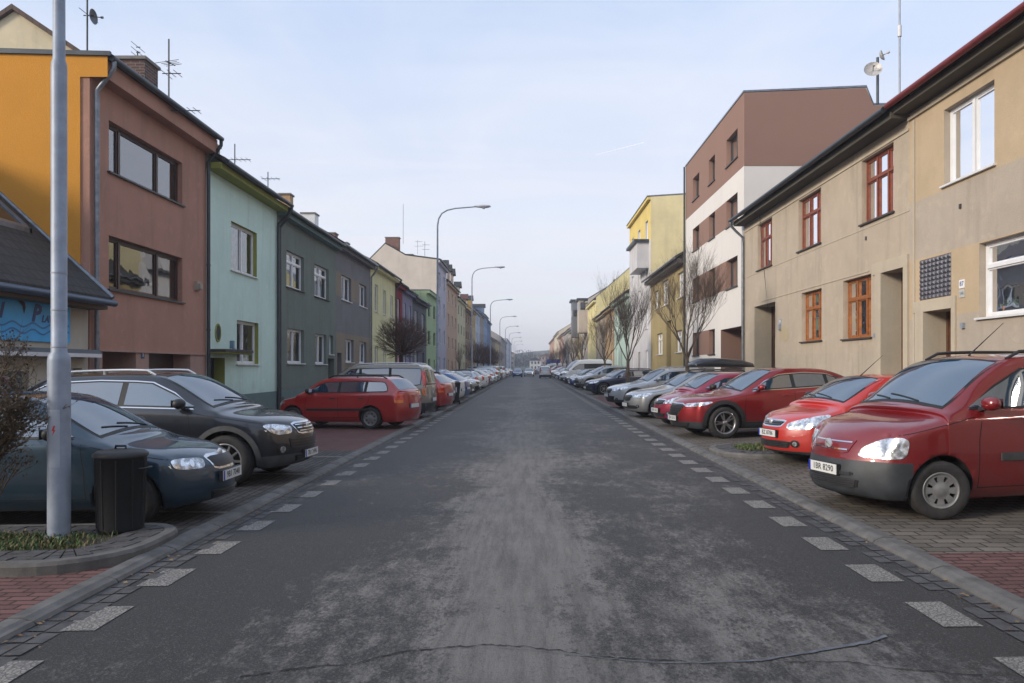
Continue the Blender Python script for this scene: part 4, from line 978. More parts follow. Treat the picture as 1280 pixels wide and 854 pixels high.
# right: thin mast and two dishes
ant_px(1124.5, 140, -60, 19.4, [], 'thin tall mast with an insulator above the junction of the two tan houses', mat=ZINC)
x, y, z = at(1124.5, 39, 19.4); g = MB(); g.tube([(x, y, z - .14), (x, y, z + .14)], .05, 8); tag(g.build('insulator', SILL_W), 'pale insulator sleeve halfway up the thin mast on the right', 'insulator')
x, y, z0 = at(1097, 130, 27); _, _, z1 = at(1097, 72, 27)
e = empty('satellite_dish', (x, y, z0), 0, 'pair of grey mesh dishes on a short mast behind the tan house roof', 'satellite dish')
g = MB(); g.tube([(0, 0, 0), (0, 0, z1 - z0)], .05, 8); g.build('mast', DKZINC, e)
DISH = simple('dish_mesh', (.42, .40, .38), .5, .2, var=.4, nscale=25)
for (px, py, r, tilt, yaw) in ((1091, 89, .30, 70, -18), (1099.5, 71, .19, 74, 52)):
    X, Y, Z_ = at(px, py, 26.6); g = MB(); g.lathe([(0, 0), (r * .5, .02), (r * .8, .06), (r, .11)], (0, 0, 0), 2, 24); g.tube([(0, 0, .02), (0, 0, .3)], .02, 6); g.tube([(0, 0, .26), (0, 0, .34)], .045, 8)
    o = g.build('dish', DISH, e); o.location = (X - x, Y - y, Z_ - z0); o.rotation_euler = (R(tilt), 0, R(yaw))
# overhead wire between the tan house and the white block
g = MB(); a = Vector(at(949, 262, 30.5)); b = Vector(at(960, 385, 29.6)); g.tube([a.lerp(b, t / 8) + Vector((0, 0, -.25 * math.sin(math.pi * t / 8))) for t in range(9)], .012, 4); tag(g.build('cable', DKZINC), 'loose dark cable hanging down the left part of the tan house', 'cable')
# low street sign far right, blue direction board
x, y, z = at(692, 451, 190); e = empty('direction_sign', (x, y, .3), 0, 'small blue direction sign far down the right kerb', 'road sign'); g = MB(); g.box(-1.7, 1.7, -.05, .05, z - .9, z + .1); g.build('board', simple('sign_plain_blue', (.02, .09, .42), .5), e); g = MB(); g.tube([(-1.6, 0, 0), (-1.6, 0, z - 1)], .06, 6); g.build('post', ZINC, e); g = MB(); g.tube([(1.6, 0, 0), (1.6, 0, z - 1)], .06, 6); g.build('post', ZINC, e)

# the street goes on behind the camera
for (s, a, b, zt, c, lb) in ((-1, -8, 9.1, 8.4, (.50, .44, .32), 'beige house beside the shop, behind the camera'), (-1, -24, -8.1, 8.6, (.36, .30, .24), 'taupe house behind the camera on the left'), (-1, -44, -24.1, 11, (.50, .46, .40), 'grey block behind the camera on the left'), (-1, -64, -44.1, 9, (.42, .36, .26), 'last house behind the camera on the left'),
    (1, -8, 7.4, 8.5, (.40, .38, .34), 'grey house behind the camera on the right'), (1, -24, -8.1, 8.3, (.46, .36, .24), 'sandy house behind the camera on the right'), (1, -44, -24.1, 10, (.42, .40, .40), 'pale grey block behind the camera on the right'), (1, -64, -44.1, 9, (.38, .30, .22), 'last house behind the camera on the right')):
    m = plaster('render_%02d%02d%02d' % tuple(int(x * 99) for x in c), c, bmp=.3)
    if a == -8 and s < 0: continue
    house('row_house', lb, s, a, b, gable(zt, 10, 3), m, holes=grid_holes(s, a, b, zt, 2 if zt < 10 else 3, 4, .3, .5), roofm=TILE_D, near=False, over=.45)
# ------------------------------------------------------------------ cars
TYRE = simple('tyre_rubber', (.022, .021, .021), .85, var=.35, nscale=12, bmp=.3, bscale=90)
ALLOY = simple('alloy', (.34, .34, .35), .35, .85, var=.15); HUBCAP = simple('hubcap_silver', (.22, .22, .22), .5, .5, var=.25, nscale=9); RIMBACK = simple('rim_back_black', (.012, .012, .013), .8)  # RIMBACK: near-black for wheel wells and the disc behind the spokes
CHROME = simple('chrome', (.65, .66, .68), .12, 1.0); CARGLASS = simple('car_glass', (.010, .040, .075), .015, spec=1.0, ior=2.1)  # car glass base tinted blue in place of reflected deep blue sky
RUBBER = simple('window_rubber', (.012, .012, .013), .6); CLAD = simple('grey_cladding', (.050, .052, .056), .6, var=.3, nscale=6, bmp=.15, bscale=120); BUMPER = simple('bumper_plastic', (.030, .034, .040), .55, var=.35, nscale=5, bmp=.15, bscale=120)
GRILLE = simple('grille_black', (.010, .010, .011), .45); TAIL = simple('tail_red', (.55, .012, .008), .15, spec=.8, coat=1); AMBER = simple('amber_lens', (.65, .16, .02), .15, coat=1)
PLATE = simple('number_plate_white', (.62, .63, .62), .4); PINK = simple('plate_ink', (.01, .01, .012), .5); PEU = simple('plate_band', (.01, .03, .35), .4)
def lamp_mat():
    m, N, L, p = new_mat('headlight_lens'); t = N.new('ShaderNodeTexCoord').outputs['Object']
    v = N.new('ShaderNodeTexVoronoi'); v.inputs['Scale'].default_value = 9; L.new(t, v.inputs['Vector'])
    f = noise(N, L, t, 14, 3)
    L.new(mixc(N, L, rng(N, L, f, .38, .62, 0, 1), (.30, .31, .33), (.85, .87, .90)), p.inputs['Base Color'])
    p.inputs['Metallic'].default_value = .75; p.inputs['Roughness'].default_value = .22; p.inputs['Coat Weight'].default_value = 1; p.inputs['Coat Roughness'].default_value = .02
    bump(N, L, p, v.outputs['Distance'], .5, .02); return m
LAMP = lamp_mat(); LAMPD = simple('lamp_dark', (.03, .03, .035), .1, coat=1)
def cage(p):
    L_, W, H = p['L'], p['W'], p['H']; w = W / 2; zb = p.get('zb', .19); zn, zc, zs, zsr = p['zn'], p['zc'], p['zs'], p['zsr']; xc, xrf, xrr, xrg, zrg = p['xc'], p['xrf'], p['xrr'], p['xrg'], p['zrg']
    wr = p.get('wr', w * .70); rd = p.get('round', 1.0)
    S = []                                                  # per station: rows r0..r5, c1, c2 as (x, y, z)
    bt = lambda x: zs + (zsr - zs) * max(0, min(1, (x - xc) / (xrg - xc)))
    # nose
    nz = [zb, zb + (zn - zb) * .22, zb + (zn - zb) * .45, zb + (zn - zb) * .66, zb + (zn - zb) * .84, zn]
    nx = p.get('nx', [.07, .015, 0, .015, .05, .12])
    nose = []
    for i in range(6): nose.append([(nx[i] + .30 * rd, w * (.74 if i else .70), nz[i]), (nx[i] + .075 * rd, w * .42, nz[i]), (nx[i], 0, nz[i])])
    S.append(('cap', nose))
    def hood(x, wf, top, cr=.03, sh=.09):
        return [(x, w*.86*wf, zb), (x, w*.97*wf, zb + .11), (x, w*wf, zb + (top - zb) * .5), (x, w*.985*wf, top - sh), (x, w*.91*wf, top - .03), (x, w*.74*wf, top), (x, w*.40*wf, top + cr*.7), (x, 0, top + cr)]
    h1 = zn + (zc - zn) * p.get('h1', .34); h2 = zn + (zc - zn) * .72
    S.append(hood(.40, .955, h1, .025)); S.append(hood(p['xw1'] + .12, 1.0, h2)); a = hood(xc - .14, 1.0, zc - .01, .03)
    a[6] = (xc - .22, a[6][1], a[6][2]); a[7] = (xc - .26, 0, a[7][2]); S.append(a)
    def cab(x, zt, wt, cr, off=(0, 0), k=1.0):
        b = bt(x)
        return [(x, w*.87*k, zb), (x, w*.975*k, zb + .11), (x, w*k, zb + (b - zb) * .50), (x, w*.985*k, b - .04), (x, w*.935*k, b + .035), (x, wt, zt), (x + off[0], wt * .55, zt + cr*.75), (x + off[1], 0, zt + cr)]
    a = cab(xc + .02, zc + .03, w * .80, .02, (-.10, -.14)); a[4] = (a[4][0], w * .91, zc - .0); S.append(a)
    xm = xrf + (xrr - xrf) * .42
    S.append(cab(xrf, H - .055, wr, .035, (-.06, -.09))); S.append(cab(xm, H - .04, wr + .01, .04)); S.append(cab(xrr, H - p.get('drop', .07), wr * .985, .035, (.02, .03)))
    a = cab(xrg, zrg, w * p.get('wrg', .78), .01, (.03, .04), .985); S.append(a)
    # tail
    tl = p.get('tl', [.10, .02, .0, .03, .05, .08]); tail = []
    tz = [zb + .04, zb + .22, zb + (zsr - zb) * .48, zsr - .10, zsr + .0, zrg - .01]
    for i in range(6): tail.append([(L_ - tl[i] - .15, w * (.90 if 0 < i < 5 else .84), tz[i]), (L_ - tl[i] - .02, w * .5, tz[i]), (L_ - tl[i], 0, tz[i])])
    tail[5] = [(min(tail[5][0][0], L_ - .02), w * .78, tz[5]), tail[5][1], tail[5][2]]
    S.append(('cap', tail))
    bm = bmesh.new(); cr_l = bm.edges.layers.float.new('crease_edge')
    # each ring: closed loop r0..r5 left, c1L, c2, c1R, r5..r0 right, bottom columns
    def ring(st):
        if st[0] == 'cap': rows = [r[0] for r in st[1]]; c1 = st[1][5][1]; c2 = st[1][5][2]; b1 = st[1][0][1]; b2 = st[1][0][2]
        else: rows = st[:6]; c1, c2 = st[6], st[7]; b1 = (st[0][0], st[0][1] * .5, st[0][2] - .005); b2 = (st[0][0], 0, st[0][2] - .005)
        m = lambda q: (q[0], -q[1], q[2])
        return rows + [c1, c2, m(c1)] + [m(q) for q in reversed(rows)] + [m(b1), b2, b1]     # 6+3+6+3 = 18
    V = [[bm.verts.new(q) for q in ring(st)] for st in S]
    for A, B in zip(V[:-1], V[1:]):
        for i in range(18): bm.faces.new([A[i], A[(i+1) % 18], B[(i+1) % 18], B[i]])
    for vi, st in ((0, S[0]), (-1, S[-1])):
        A = V[vi]; rows = st[1]; grid = []
        for i in range(6):
            if i == 0: grid.append([A[0], A[17], A[16], A[15], A[14]])
            elif i == 5: grid.append([A[5], A[6], A[7], A[8], A[9]])
            else:
                c1, c2 = rows[i][1], rows[i][2]
                grid.append([A[i], bm.verts.new(c1), bm.verts.new(c2), bm.verts.new((c1[0], -c1[1], c1[2])), A[14 - i]])
        for i in range(5):
            for j in range(4):
                f = [grid[i][j], grid[i][j+1], grid[i+1][j+1], grid[i+1][j]]; bm.faces.new(f if vi == 0 else f[::-1])
    bm.edges.ensure_lookup_table()
    def cre(a, b, v):
        e = bm.edges.get([a, b])
        if e: e[cr_l] = v
    for k, A in enumerate(V):
        if k + 1 < len(V):
            B = V[k+1]
            for i in (0, 14): cre(A[i], B[i], .55)
            for i in (5, 9): cre(A[i], B[i], p.get('rail', .35) if 4 <= k <= 7 else .15)
            for i in (4, 10): cre(A[i], B[i], .30 if k >= 3 else .35)
            for i in (3, 11): cre(A[i], B[i], p.get('fc', .22))
        if k in (4, 5, 7, 8):
            for i in (5, 6, 7, 8): cre(A[i], A[i+1], {4: .5, 5: .25, 7: .35, 8: .5}[k])
    for i in range(0, 14): cre(V[0][i], V[0][i+1], p.get('nc', .0))
    for i in range(5, 9): cre(V[0][i], V[0][i+1], .35); cre(V[-1][i], V[-1][i+1], .3)
    bmesh.ops.recalc_face_normals(bm, faces=bm.faces)
    return bm
def subdiv(bm, lv):
    me = bpy.data.meshes.new('tmp'); bm.to_mesh(me); bm.free(); o = bpy.data.objects.new('tmp', me); COL.objects.link(o)
    m = o.modifiers.new('s', 'SUBSURF'); m.levels = lv; m.render_levels = lv
    dg = bpy.context.evaluated_depsgraph_get(); r = bpy.data.meshes.new_from_object(o.evaluated_get(dg)); bpy.data.objects.remove(o); bpy.data.meshes.remove(me); return r
class Car:
    def __init__(s, p, paint_mat, name):
        s.p = p; s.L = p['L']; s.w = p['W'] / 2; s.paint = paint_mat
        me = subdiv(cage(p), 3); me.polygons.foreach_set('use_smooth', [True] * len(me.polygons))
        bm = bmesh.new(); bm.from_mesh(me); s.tree = BVHTree.FromBMesh(bm); s.me = me; s.bm = bm
        s.root = empty(name)
    def T(s, v): return (s.L / 2 - v[0], -v[1], v[2])
    def hit(s, o, d):
        r = s.tree.ray_cast(Vector(o), Vector(d)); return r
    def body(s):
        p = s.p; bm = s.bm; R_ = p['R']
        # plastic lower band / bumpers
        lows = p.get('low', [])                              # (x0, x1, z)
        for x0, x1, z in lows:
            for co, no in (((0, 0, z), (0, 0, 1)), ((x0, 0, 0), (1, 0, 0)), ((x1, 0, 0), (1, 0, 0))):
                bmesh.ops.bisect_plane(bm, geom=bm.verts[:] + bm.edges[:] + bm.faces[:], plane_co=co, plane_no=no)
        for f in bm.faces:
            c = f.calc_center_median()
            if any(x0 <= c.x <= x1 and c.z <= z for x0, x1, z in lows): f.material_index = 2
        me = bpy.data.meshes.new('body'); bm.to_mesh(me); bm.free()
        for m in (s.paint, RIMBACK, p.get('lowmat', BUMPER)): me.materials.append(m)
        o = bpy.data.objects.new('tmpb', me); COL.objects.link(o); cut = []
        for xw in (p['xw1'], p['xw2']):
            for sd in (-1, 1):
                g = MB(); rr_ = R_ * p.get('arch', 1.17); n = 40
                ring = [(xw + rr_ * math.cos(2*math.pi*i/n), p.get('zw', R_) + .01 + rr_ * math.sin(2*math.pi*i/n)) for i in range(n)]
                g.prism(ring, 1, sd * (s.w - .32), sd * (s.w + .2), 1)
                c = g.build('cut', [s.paint, RIMBACK]); b_ = bmesh.new(); b_.from_mesh(c.data); bmesh.ops.recalc_face_normals(b_, faces=b_.faces); b_.to_mesh(c.data); b_.free()
                md = o.modifiers.new('b', 'BOOLEAN'); md.operation = 'DIFFERENCE'; md.object = c; md.solver = 'EXACT'; cut.append(c)
        dg = bpy.context.evaluated_depsgraph_get(); r = bpy.data.meshes.new_from_object(o.evaluated_get(dg))
        bpy.data.objects.remove(o)
        for c in cut: bpy.data.objects.remove(c)
        r.transform(Matrix(((-1, 0, 0, s.L / 2), (0, -1, 0, 0), (0, 0, 1, 0), (0, 0, 0, 1)))); r.name = 'body'
        smooth = [q.material_index != 1 for q in r.polygons]; r.polygons.foreach_set('use_smooth', smooth)
        b = bpy.data.objects.new('body', r); COL.objects.link(b); b.parent = s.root; s.bodyo = b
        return b
    def patch(s, name, pts, d, mat, off=.004, parent=None, step=.06, rim=.010, smooth=True, mi=0):
        """a panel cut from the car's skin: pts are rough 3D points of its outline, d the direction in which they are pressed onto the body"""
        d = Vector(d).normalized(); t = Vector((0, 0, 1)).cross(d)
        t = t.normalized() if t.length > .05 else Vector((0, 1, 0)); u = d.cross(t).normalized()
        P2 = [(Vector(q).dot(t), Vector(q).dot(u)) for q in pts]; k0 = sum(Vector(q).dot(d) for q in pts) / len(pts)
        B = []
        for (a, b), (c, e) in zip(P2, P2[1:] + P2[:1]):
            n = max(1, int(math.hypot(c - a, e - b) / step)); B += [(a + (c - a) * i / n, b + (e - b) * i / n) for i in range(n)]
        nb = len(B); xs = [q[0] for q in B]; ys = [q[1] for q in B]; pts2 = [Vector(q) for q in B]
        def inside(x, y):
            c = False
            for (x1, y1), (x2, y2) in zip(B, B[1:] + B[:1]):
                if (y1 > y) != (y2 > y) and x < (x2 - x1) * (y - y1) / (y2 - y1) + x1: c = not c
            return c
        x = min(xs) + step
        while x < max(xs):
            y = min(ys) + step
            while y < max(ys):
                if inside(x, y) and min((x - a)**2 + (y - b)**2 for a, b in B) > (step * .45)**2: pts2.append(Vector((x, y)))
                y += step
            x += step
        r = delaunay_2d_cdt(pts2, [(i, (i+1) % nb) for i in range(nb)], [list(range(nb))], 1, 1e-6)
        V = []; NN = []
        for q in r[0]:
            o = t * q.x + u * q.y + d * (k0 - 1.2); h = s.tree.ray_cast(o, d)
            if h[0] is None or (h[0] - o).length > 2.2:
                nr = s.tree.find_nearest(t * q.x + u * q.y + d * k0); h = nr
            nn = h[1] if h[1].dot(d) < 0 else -h[1]
            V.append(h[0] + nn * off); NN.append(nn)
        g = MB(); g.mesh([s.T(v) for v in V], [tuple(f) for f in r[2]], mi, smooth)
        if rim:
            # border edges fold back into the skin
            cnt = {}
            for f in r[2]:
                for i in range(len(f)): e = (f[i], f[(i+1) % len(f)]); cnt[tuple(sorted(e))] = cnt.get(tuple(sorted(e)), 0) + 1
            for (a, b), c in cnt.items():
                if c == 1: g.face([s.T(V[a]), s.T(V[b]), s.T(V[b] - NN[b] * rim), s.T(V[a] - NN[a] * rim)], mi)
        return g.build(name, mat, parent or s.root)
    def side(s, name, poly, sd, mat, **k):
        return s.patch(name, [(x, sd * s.w, z) for x, z in poly], (0, -sd, 0), mat, **k)
    def sribbon(s, g, pts, sd, wd, off=.003, mi=0, d=None):
        """thin line laid on the side (x, z) or, with d given, on 3D points"""
        P3 = []
        for (a, b) in zip(pts[:-1], pts[1:]):
            n = max(1, int((Vector(b) - Vector(a)).length / .05))
            P3 += [Vector(a).lerp(Vector(b), i / n) for i in range(n)]
        P3.append(Vector(pts[-1])); out = []
        for q in P3:
            if d is None: o = Vector((q.x, sd * 2, q.y)); dd = Vector((0, -sd, 0))
            else: dd = Vector(d).normalized(); o = q - dd * 1.0
            h = s.tree.ray_cast(o, dd)
            if h[0] is None: continue
            nn = h[1] if h[1].dot(dd) < 0 else -h[1]; out.append((h[0], nn))
        prev = None
        for i, (v, nn) in enumerate(out):
            a = out[max(0, i-1)][0]; b = out[min(len(out)-1, i+1)][0]; tt = (b - a)
            if tt.length < 1e-6: continue
            sdv = tt.normalized().cross(nn).normalized() * wd / 2; cur = (v + nn * off + sdv, v + nn * off - sdv, v - nn * .004 + sdv, v - nn * .004 - sdv)
            if prev and (prev[0] - cur[0]).length < .3:
                g.face([s.T(prev[0]), s.T(cur[0]), s.T(cur[1]), s.T(prev[1])], mi); g.face([s.T(prev[0]), s.T(cur[0]), s.T(cur[2]), s.T(prev[2])], mi); g.face([s.T(prev[1]), s.T(cur[1]), s.T(cur[3]), s.T(prev[3])], mi)
            prev = cur
    def wheel(s, xw, sd, style, steer=0):
        R_ = s.p['R']; wd = .105 + .02 * (R_ > .33); y = sd * (s.w - .125); z = R_
        g = MB(); r0 = R_ * s.p.get('rimf', .66)
        prof = [(r0, -wd * .9), (r0 + .012, -wd), (R_ * .86, -wd * 1.06), (R_ * .965, -wd * .93), (R_, -wd * .72), (R_ * 1.0, -wd * .38), (R_ * .985, -wd * .36), (R_ * .985, -wd * .30), (R_, -wd * .28), (R_, wd * .28), (R_ * .985, wd * .30), (R_ * .985, wd * .36), (R_, wd * .38), (R_, wd * .72), (R_ * .965, wd * .93), (R_ * .86, wd * 1.06), (r0 + .012, wd), (r0, wd * .9)]
        g.lathe(prof, (0, 0, 0), 1, 40); g.lathe([(0, -wd * .5), (r0 + .005, -wd * .9)], (0, 0, 0), 1, 24)
        w_ = g.build('wheel', TYRE, s.root); w_.location = s.T((xw, y, z)); w_.rotation_euler = (0, 0, (0 if sd < 0 else math.pi) + steer)
        # local +y is outward for both sides after the turn (T flips y)
        g = MB(); yo = wd * .98
        g.lathe([(r0 * .97, yo * .2), (r0 * .99, yo * .9), (r0 + .012, yo), (r0 * .96, yo * 1.02), (r0 * .90, yo * .82), (r0 * .88, yo * .3)], (0, 0, 0), 1, 40, 0)
        g.lathe([(0, yo * .28), (r0 * .97, yo * .25)], (0, 0, 0), 1, 30, 1)
        if style == 'hub':
            n = 8
            g.lathe([(0, yo * .98), (r0 * .2, yo * 1.0), (r0 * .34, yo * .90), (r0 * .52, yo * .90)], (0, 0, 0), 1, 30, 0)
            g.lathe([(r0 * .80, yo * .92), (r0 * .90, yo * .9), (r0 * .98, yo * .98)], (0, 0, 0), 1, 40, 0)
            for k in range(n):
                a0 = 2*math.pi*k/n; hw = 2*math.pi/n * .32; vs = []
                for (r, a, yy) in ((r0*.50, a0-hw*1.15, .905), (r0*.50, a0+hw*1.15, .905), (r0*.82, a0+hw, .925), (r0*.82, a0-hw, .925)): vs.append((r*math.cos(a), yo*yy, r*math.sin(a)))
                bs = [(x, yo * .55, z_) for x, _, z_ in vs]
                g.mesh(vs + bs, [(0,1,2,3), (0,1,5,4), (1,2,6,5), (2,3,7,6), (3,0,4,7)], 0)
        else:
            n = style
            g.lathe([(0, yo * .95), (r0 * .16, yo * .93), (r0 * .22, yo * .8), (r0 * .22, yo * .3)], (0, 0, 0), 1, 20, 0)
            for k in range(n):
                for tw in ((-.10, .10) if n <= 6 else (0,)):
                    a0 = 2*math.pi*k/n; vs = []
                    for (r, da, hw_, yy) in ((r0*.16, tw*1.3, r0*.07, .88), (r0*.92, tw*1.6, r0*.055 if n > 6 else r0*.045, .86)):
                        for q in (-1, 1):
                            a = a0 + da; c_, s_ = math.cos(a), math.sin(a); vs.append((r*c_ - q*hw_*s_, yo*yy, r*s_ + q*hw_*c_))
                    bs = [(x, yo * .45, z_) for x, _, z_ in vs]
                    g.mesh(vs + bs, [(0,2,3,1), (0,2,6,4), (1,3,7,5)], 0)
        g.build('rim', [HUBCAP if style == 'hub' else ALLOY, RIMBACK], w_)
        return w_
def clip_poly(poly, x0, x1):
    def half(pl, xx, keep):
        out = []
        for i in range(len(pl)):
            a, b = pl[i], pl[(i+1) % len(pl)]; ia, ib = keep(a[0], xx), keep(b[0], xx)
            if ia: out.append(a)
            if ia != ib: t = (xx - a[0]) / (b[0] - a[0]); out.append((xx, a[1] + (b[1] - a[1]) * t))
        return out
    return half(half(poly, x0, lambda v, q: v >= q), x1, lambda v, q: v <= q)
def chaikin(p, it=1, k=.2):
    for _ in range(it):
        q = []
        for a, b in zip(p, p[1:] + p[:1]): q.append(tuple(x + (y - x) * k for x, y in zip(a, b))); q.append(tuple(x + (y - x) * (1 - k) for x, y in zip(a, b)))
        p = q
    return p
def make_car(name, p, pm, plate_txt=None, simple_car=False):
    c = Car(p, pm, name); L_, w, H = p['L'], p['W'] / 2, p['H']; xc, xrf, xrr, xrg, zrg, zs, zsr, zc, zn = (p[k] for k in ('xc', 'xrf', 'xrr', 'xrg', 'zrg', 'zs', 'zsr', 'zc', 'zn'))
    bt = lambda x: zs + (zsr - zs) * max(0, min(1, (x - xc) / (xrg - xc)))
    R_ = p['R']; zb = p.get('zb', .19); wr = p.get('wr', w * .70)
    # glass
    dz, dx_ = H - zc, xrf - xc; ln = math.hypot(dz, dx_); dws = (dz / ln, 0, -dx_ / ln)
    f0, f1 = .06, .90
    def ws(f0, f1, k0, k1):
        b = (xc + (xrf - xc) * f0 - .02, zc + (H - zc) * f0); t_ = (xc + (xrf - xc) * f1, zc + (H - zc) * f1)
        wb, wt = w * .80 + (wr - w * .80) * f0, w * .80 + (wr - w * .80) * f1
        return [(b[0] - .03, y * wb * k0, b[1]) for y in (-1, -.5, 0, .5, 1)] + [(t_[0], y * wt * k1, t_[1]) for y in (1, .5, 0, -.5, -1)]
    wsr = c.patch('windscreen_frame', ws(.02, .97, .985, .97), dws, RUBBER, .003, step=.08)
    wsg = c.patch('windscreen', ws(.07, .91, .945, .925), dws, CARGLASS, .006, step=.06, parent=None); wsr.parent = wsg; wsr.name = 'windscreen_seal'
    # rear glass
    dz, dx_ = (H - p.get('drop', .07)) - zrg, xrg - xrr; ln = math.hypot(dz, dx_); drg = (-dz / ln, 0, -dx_ / ln)
    def rg(f0, f1, k0, k1):
        b = (xrg - (xrg - xrr) * f0, zrg + dz * f0); t_ = (xrg - (xrg - xrr) * f1, zrg + dz * f1)
        wb, wt = w * .78 + (wr - w * .78) * f0, w * .78 + (wr - w * .78) * f1
        return [(b[0], y * wb * k0, b[1]) for y in (-1, 0, 1)] + [(t_[0], y * wt * k1, t_[1]) for y in (1, 0, -1)]
    if not p.get('blind_rear'):
        c.patch('rear_window', chaikin(rg(.10, .88, .92, .90), 1, .12), drg, CARGLASS, .005, step=.08)
    # side windows
    zt = H - p.get('wtop', .155); bo = p.get('bo', .045)
    xA0 = xc + p.get('a0', .20); xA1 = xrf + p.get('a1', .12); xD1 = xrr + p.get('d1', -.05); xD0 = xrg - p.get('d0', .28)
    xm = (xA1 + xD1) / 2
    dlo = [(xA0, bt(xA0) + bo + .01), (xA0 + (xA1-xA0) * .5, bt(xA0) + bo + (zt - bt(xA0) - bo) * .56), (xA1, zt - .025), (xA1 + .25, zt - .005), (xm, zt + .012), (xD1 - .1, zt - .012), (xD1, zt - .035), ((xD1 + xD0) / 2 + .02, (zt + bt(xD0)) / 2 + .03), (xD0, bt(xD0) + bo + p.get('kick', .03)), (xD0 - .12, bt(xD0) + bo), (xm, bt(xm) + bo)]
    def shrink(pl, m):
        cx = sum(q[0] for q in pl) / len(pl); cz = sum(q[1] for q in pl) / len(pl); out = []
        n = len(pl)
        for i in range(n):
            a, b, d = Vector(pl[i-1]), Vector(pl[i]), Vector(pl[(i+1) % n]); t = (d - a).normalized(); nn = Vector((-t.y, t.x))
            if nn.dot(Vector((cx, cz)) - b) < 0: nn = -nn
            out.append(tuple(b + nn * m))
        return out
    spl = p['pillars']
    for sd in (-1, 1):
        if p.get('chrome_dlo'):
            c.side('window_trim', shrink(dlo, -.016), sd, CHROME, off=.003, step=.09)
        k = c.side('window_surround', dlo, sd, RUBBER, off=.0055, step=.09)
        inner = shrink(dlo, .022); ed = [xA0 - .5] + list(spl) + [xD0 + .9]; gap = p.get('gap', .045)
        for i in range(len(ed) - 1):
            if i in p.get('blind', ()): continue
            q = clip_poly(inner, ed[i] + (gap if i else 0), ed[i+1] - (gap if i < len(ed) - 2 else 0))
            if len(q) >= 3: c.side('side_window', q, sd, CARGLASS, off=.009, step=.08)
    # lamps
    zh = p.get('zh', (zn - .17, zn - .02)); lx = p.get('lampx', (.06, .50)); ly = p.get('lampy', (.42, .90))
    for sd in (-1, 1):
        ls = p.get('lamp_poly')
        if ls: pts = [(x, sd * w * y, z) for x, y, z in ls]
        else: pts = [(.10, sd * w * ly[0], zh[0]), (.12, sd * w * ly[0], zh[1] - .02), (.25, sd * w * (ly[0] + ly[1]) / 2, zh[1] + .015), (lx[1] + .04, sd * w * 1.0, zh[1] + .03), (lx[1], sd * w * 1.0, zh[1] - .02), (lx[1] * .6, sd * w * .9, zh[0] + .01)]
        d = (math.cos(R(38)), -sd * math.sin(R(38)), 0)
        pts3 = [tuple(q) for q in chaikin(pts, 2, .18)]
        hl = c.patch('headlight', pts3, d, p.get('lampmat', LAMP), .007, step=.04)
        cy = sum(q[1] for q in pts) / len(pts); cx_ = sum(q[0] for q in pts) / len(pts); cz_ = sum(q[2] for q in pts) / len(pts)
        for dy_ in p.get('reflectors', (-.07, .07)):
            rad = p.get('refr', .048); rp = [(cx_ + dy_ * .5, cy + sd * dy_ + rad * math.cos(a) * .8, cz_ + rad * math.sin(a)) for a in [2*math.pi*i/14 for i in range(14)]]
            c.patch('lamp_bowl', rp, d, LAMPD if p.get('darklamp', False) else CHROME, .010, step=.05, parent=hl)
        # tail lamp
        tz0, tz1 = p.get('tailz', (zsr - .30, zsr + .02)); tw = p.get('tailw', .26)
        tx = p.get('tailx', .75); d2 = (-math.cos(R(45)), -sd * math.sin(R(45)), 0)
        pts = [(L_ - .05, sd * (w * .93 - tw), tz0 + .04), (L_ - .05, sd * (w * .93 - tw * .8), tz1), (L_ - .05 - .17 * tx, sd * w * .98, tz1 + .02), (L_ - .05 - .25 * tx, sd * w, tz1 - .03), (L_ - .05 - .17 * tx, sd * w, tz0)]
        tl_ = c.patch('tail_light', chaikin(pts, 1, .18), d2, TAIL, .009, step=.05)
        zq = tz0 + (tz1 - tz0) * .22; hq = (tz1 - tz0) * .12; c.patch('turn_lens', [(L_ - .06, sd * (w * .93 - tw * .8), zq - hq), (L_ - .06, sd * (w * .93 - tw * .8), zq + hq), (L_ - .20, sd * w, zq + hq + .01), (L_ - .18, sd * w, zq - hq + .01)], d2, AMBER, .013, step=.05, parent=tl_)
        if p.get('fog'):
            fx, fy, fz, fr = p['fog']; pts = [(fx, sd * w * fy + 1.35 * fr * math.cos(a), fz + fr * math.sin(a)) for a in [2*math.pi*i/14 for i in range(14)]]
            fo = c.patch('fog_light', pts, (.9, -sd * .35, 0), GRILLE, .006, step=.04)
            pts = [(fx, sd * w * fy + fr * .62 * math.cos(a), fz + fr * .62 * math.sin(a)) for a in [2*math.pi*i/14 for i in range(14)]]
            c.patch('fog_lens', pts, (.9, -sd * .35, 0), LAMP, .011, step=.04, parent=fo)
    # grille and intakes as (half width, z0, z1, taper, material key)
    for gi, gr in enumerate(p.get('grilles', [(.40, zn - .16, zn - .05, .9)])):
        hw, z0, z1, tp = gr[:4]; pts = [(0, -hw * tp, z0), (0, hw * tp, z0), (0, hw, z1), (0, -hw, z1)]
        nm = 'grille' if gi == 0 else 'air_intake'
        if len(gr) > 4 and gr[4]: fr = c.patch(nm + '_frame', chaikin([(0, -(hw * tp + .02), z0 - .025), (0, hw * tp + .02, z0 - .025), (0, hw + .03, z1 + .025), (0, -hw - .03, z1 + .025)], 1, .12), (1, 0, 0), CHROME, .006, step=.06)
        else: fr = None
        g_ = c.patch(nm, chaikin(pts, 1, .10), (1, 0, 0), gr[5] if len(gr) > 5 and gr[5] else GRILLE, .010, step=.05, parent=fr)
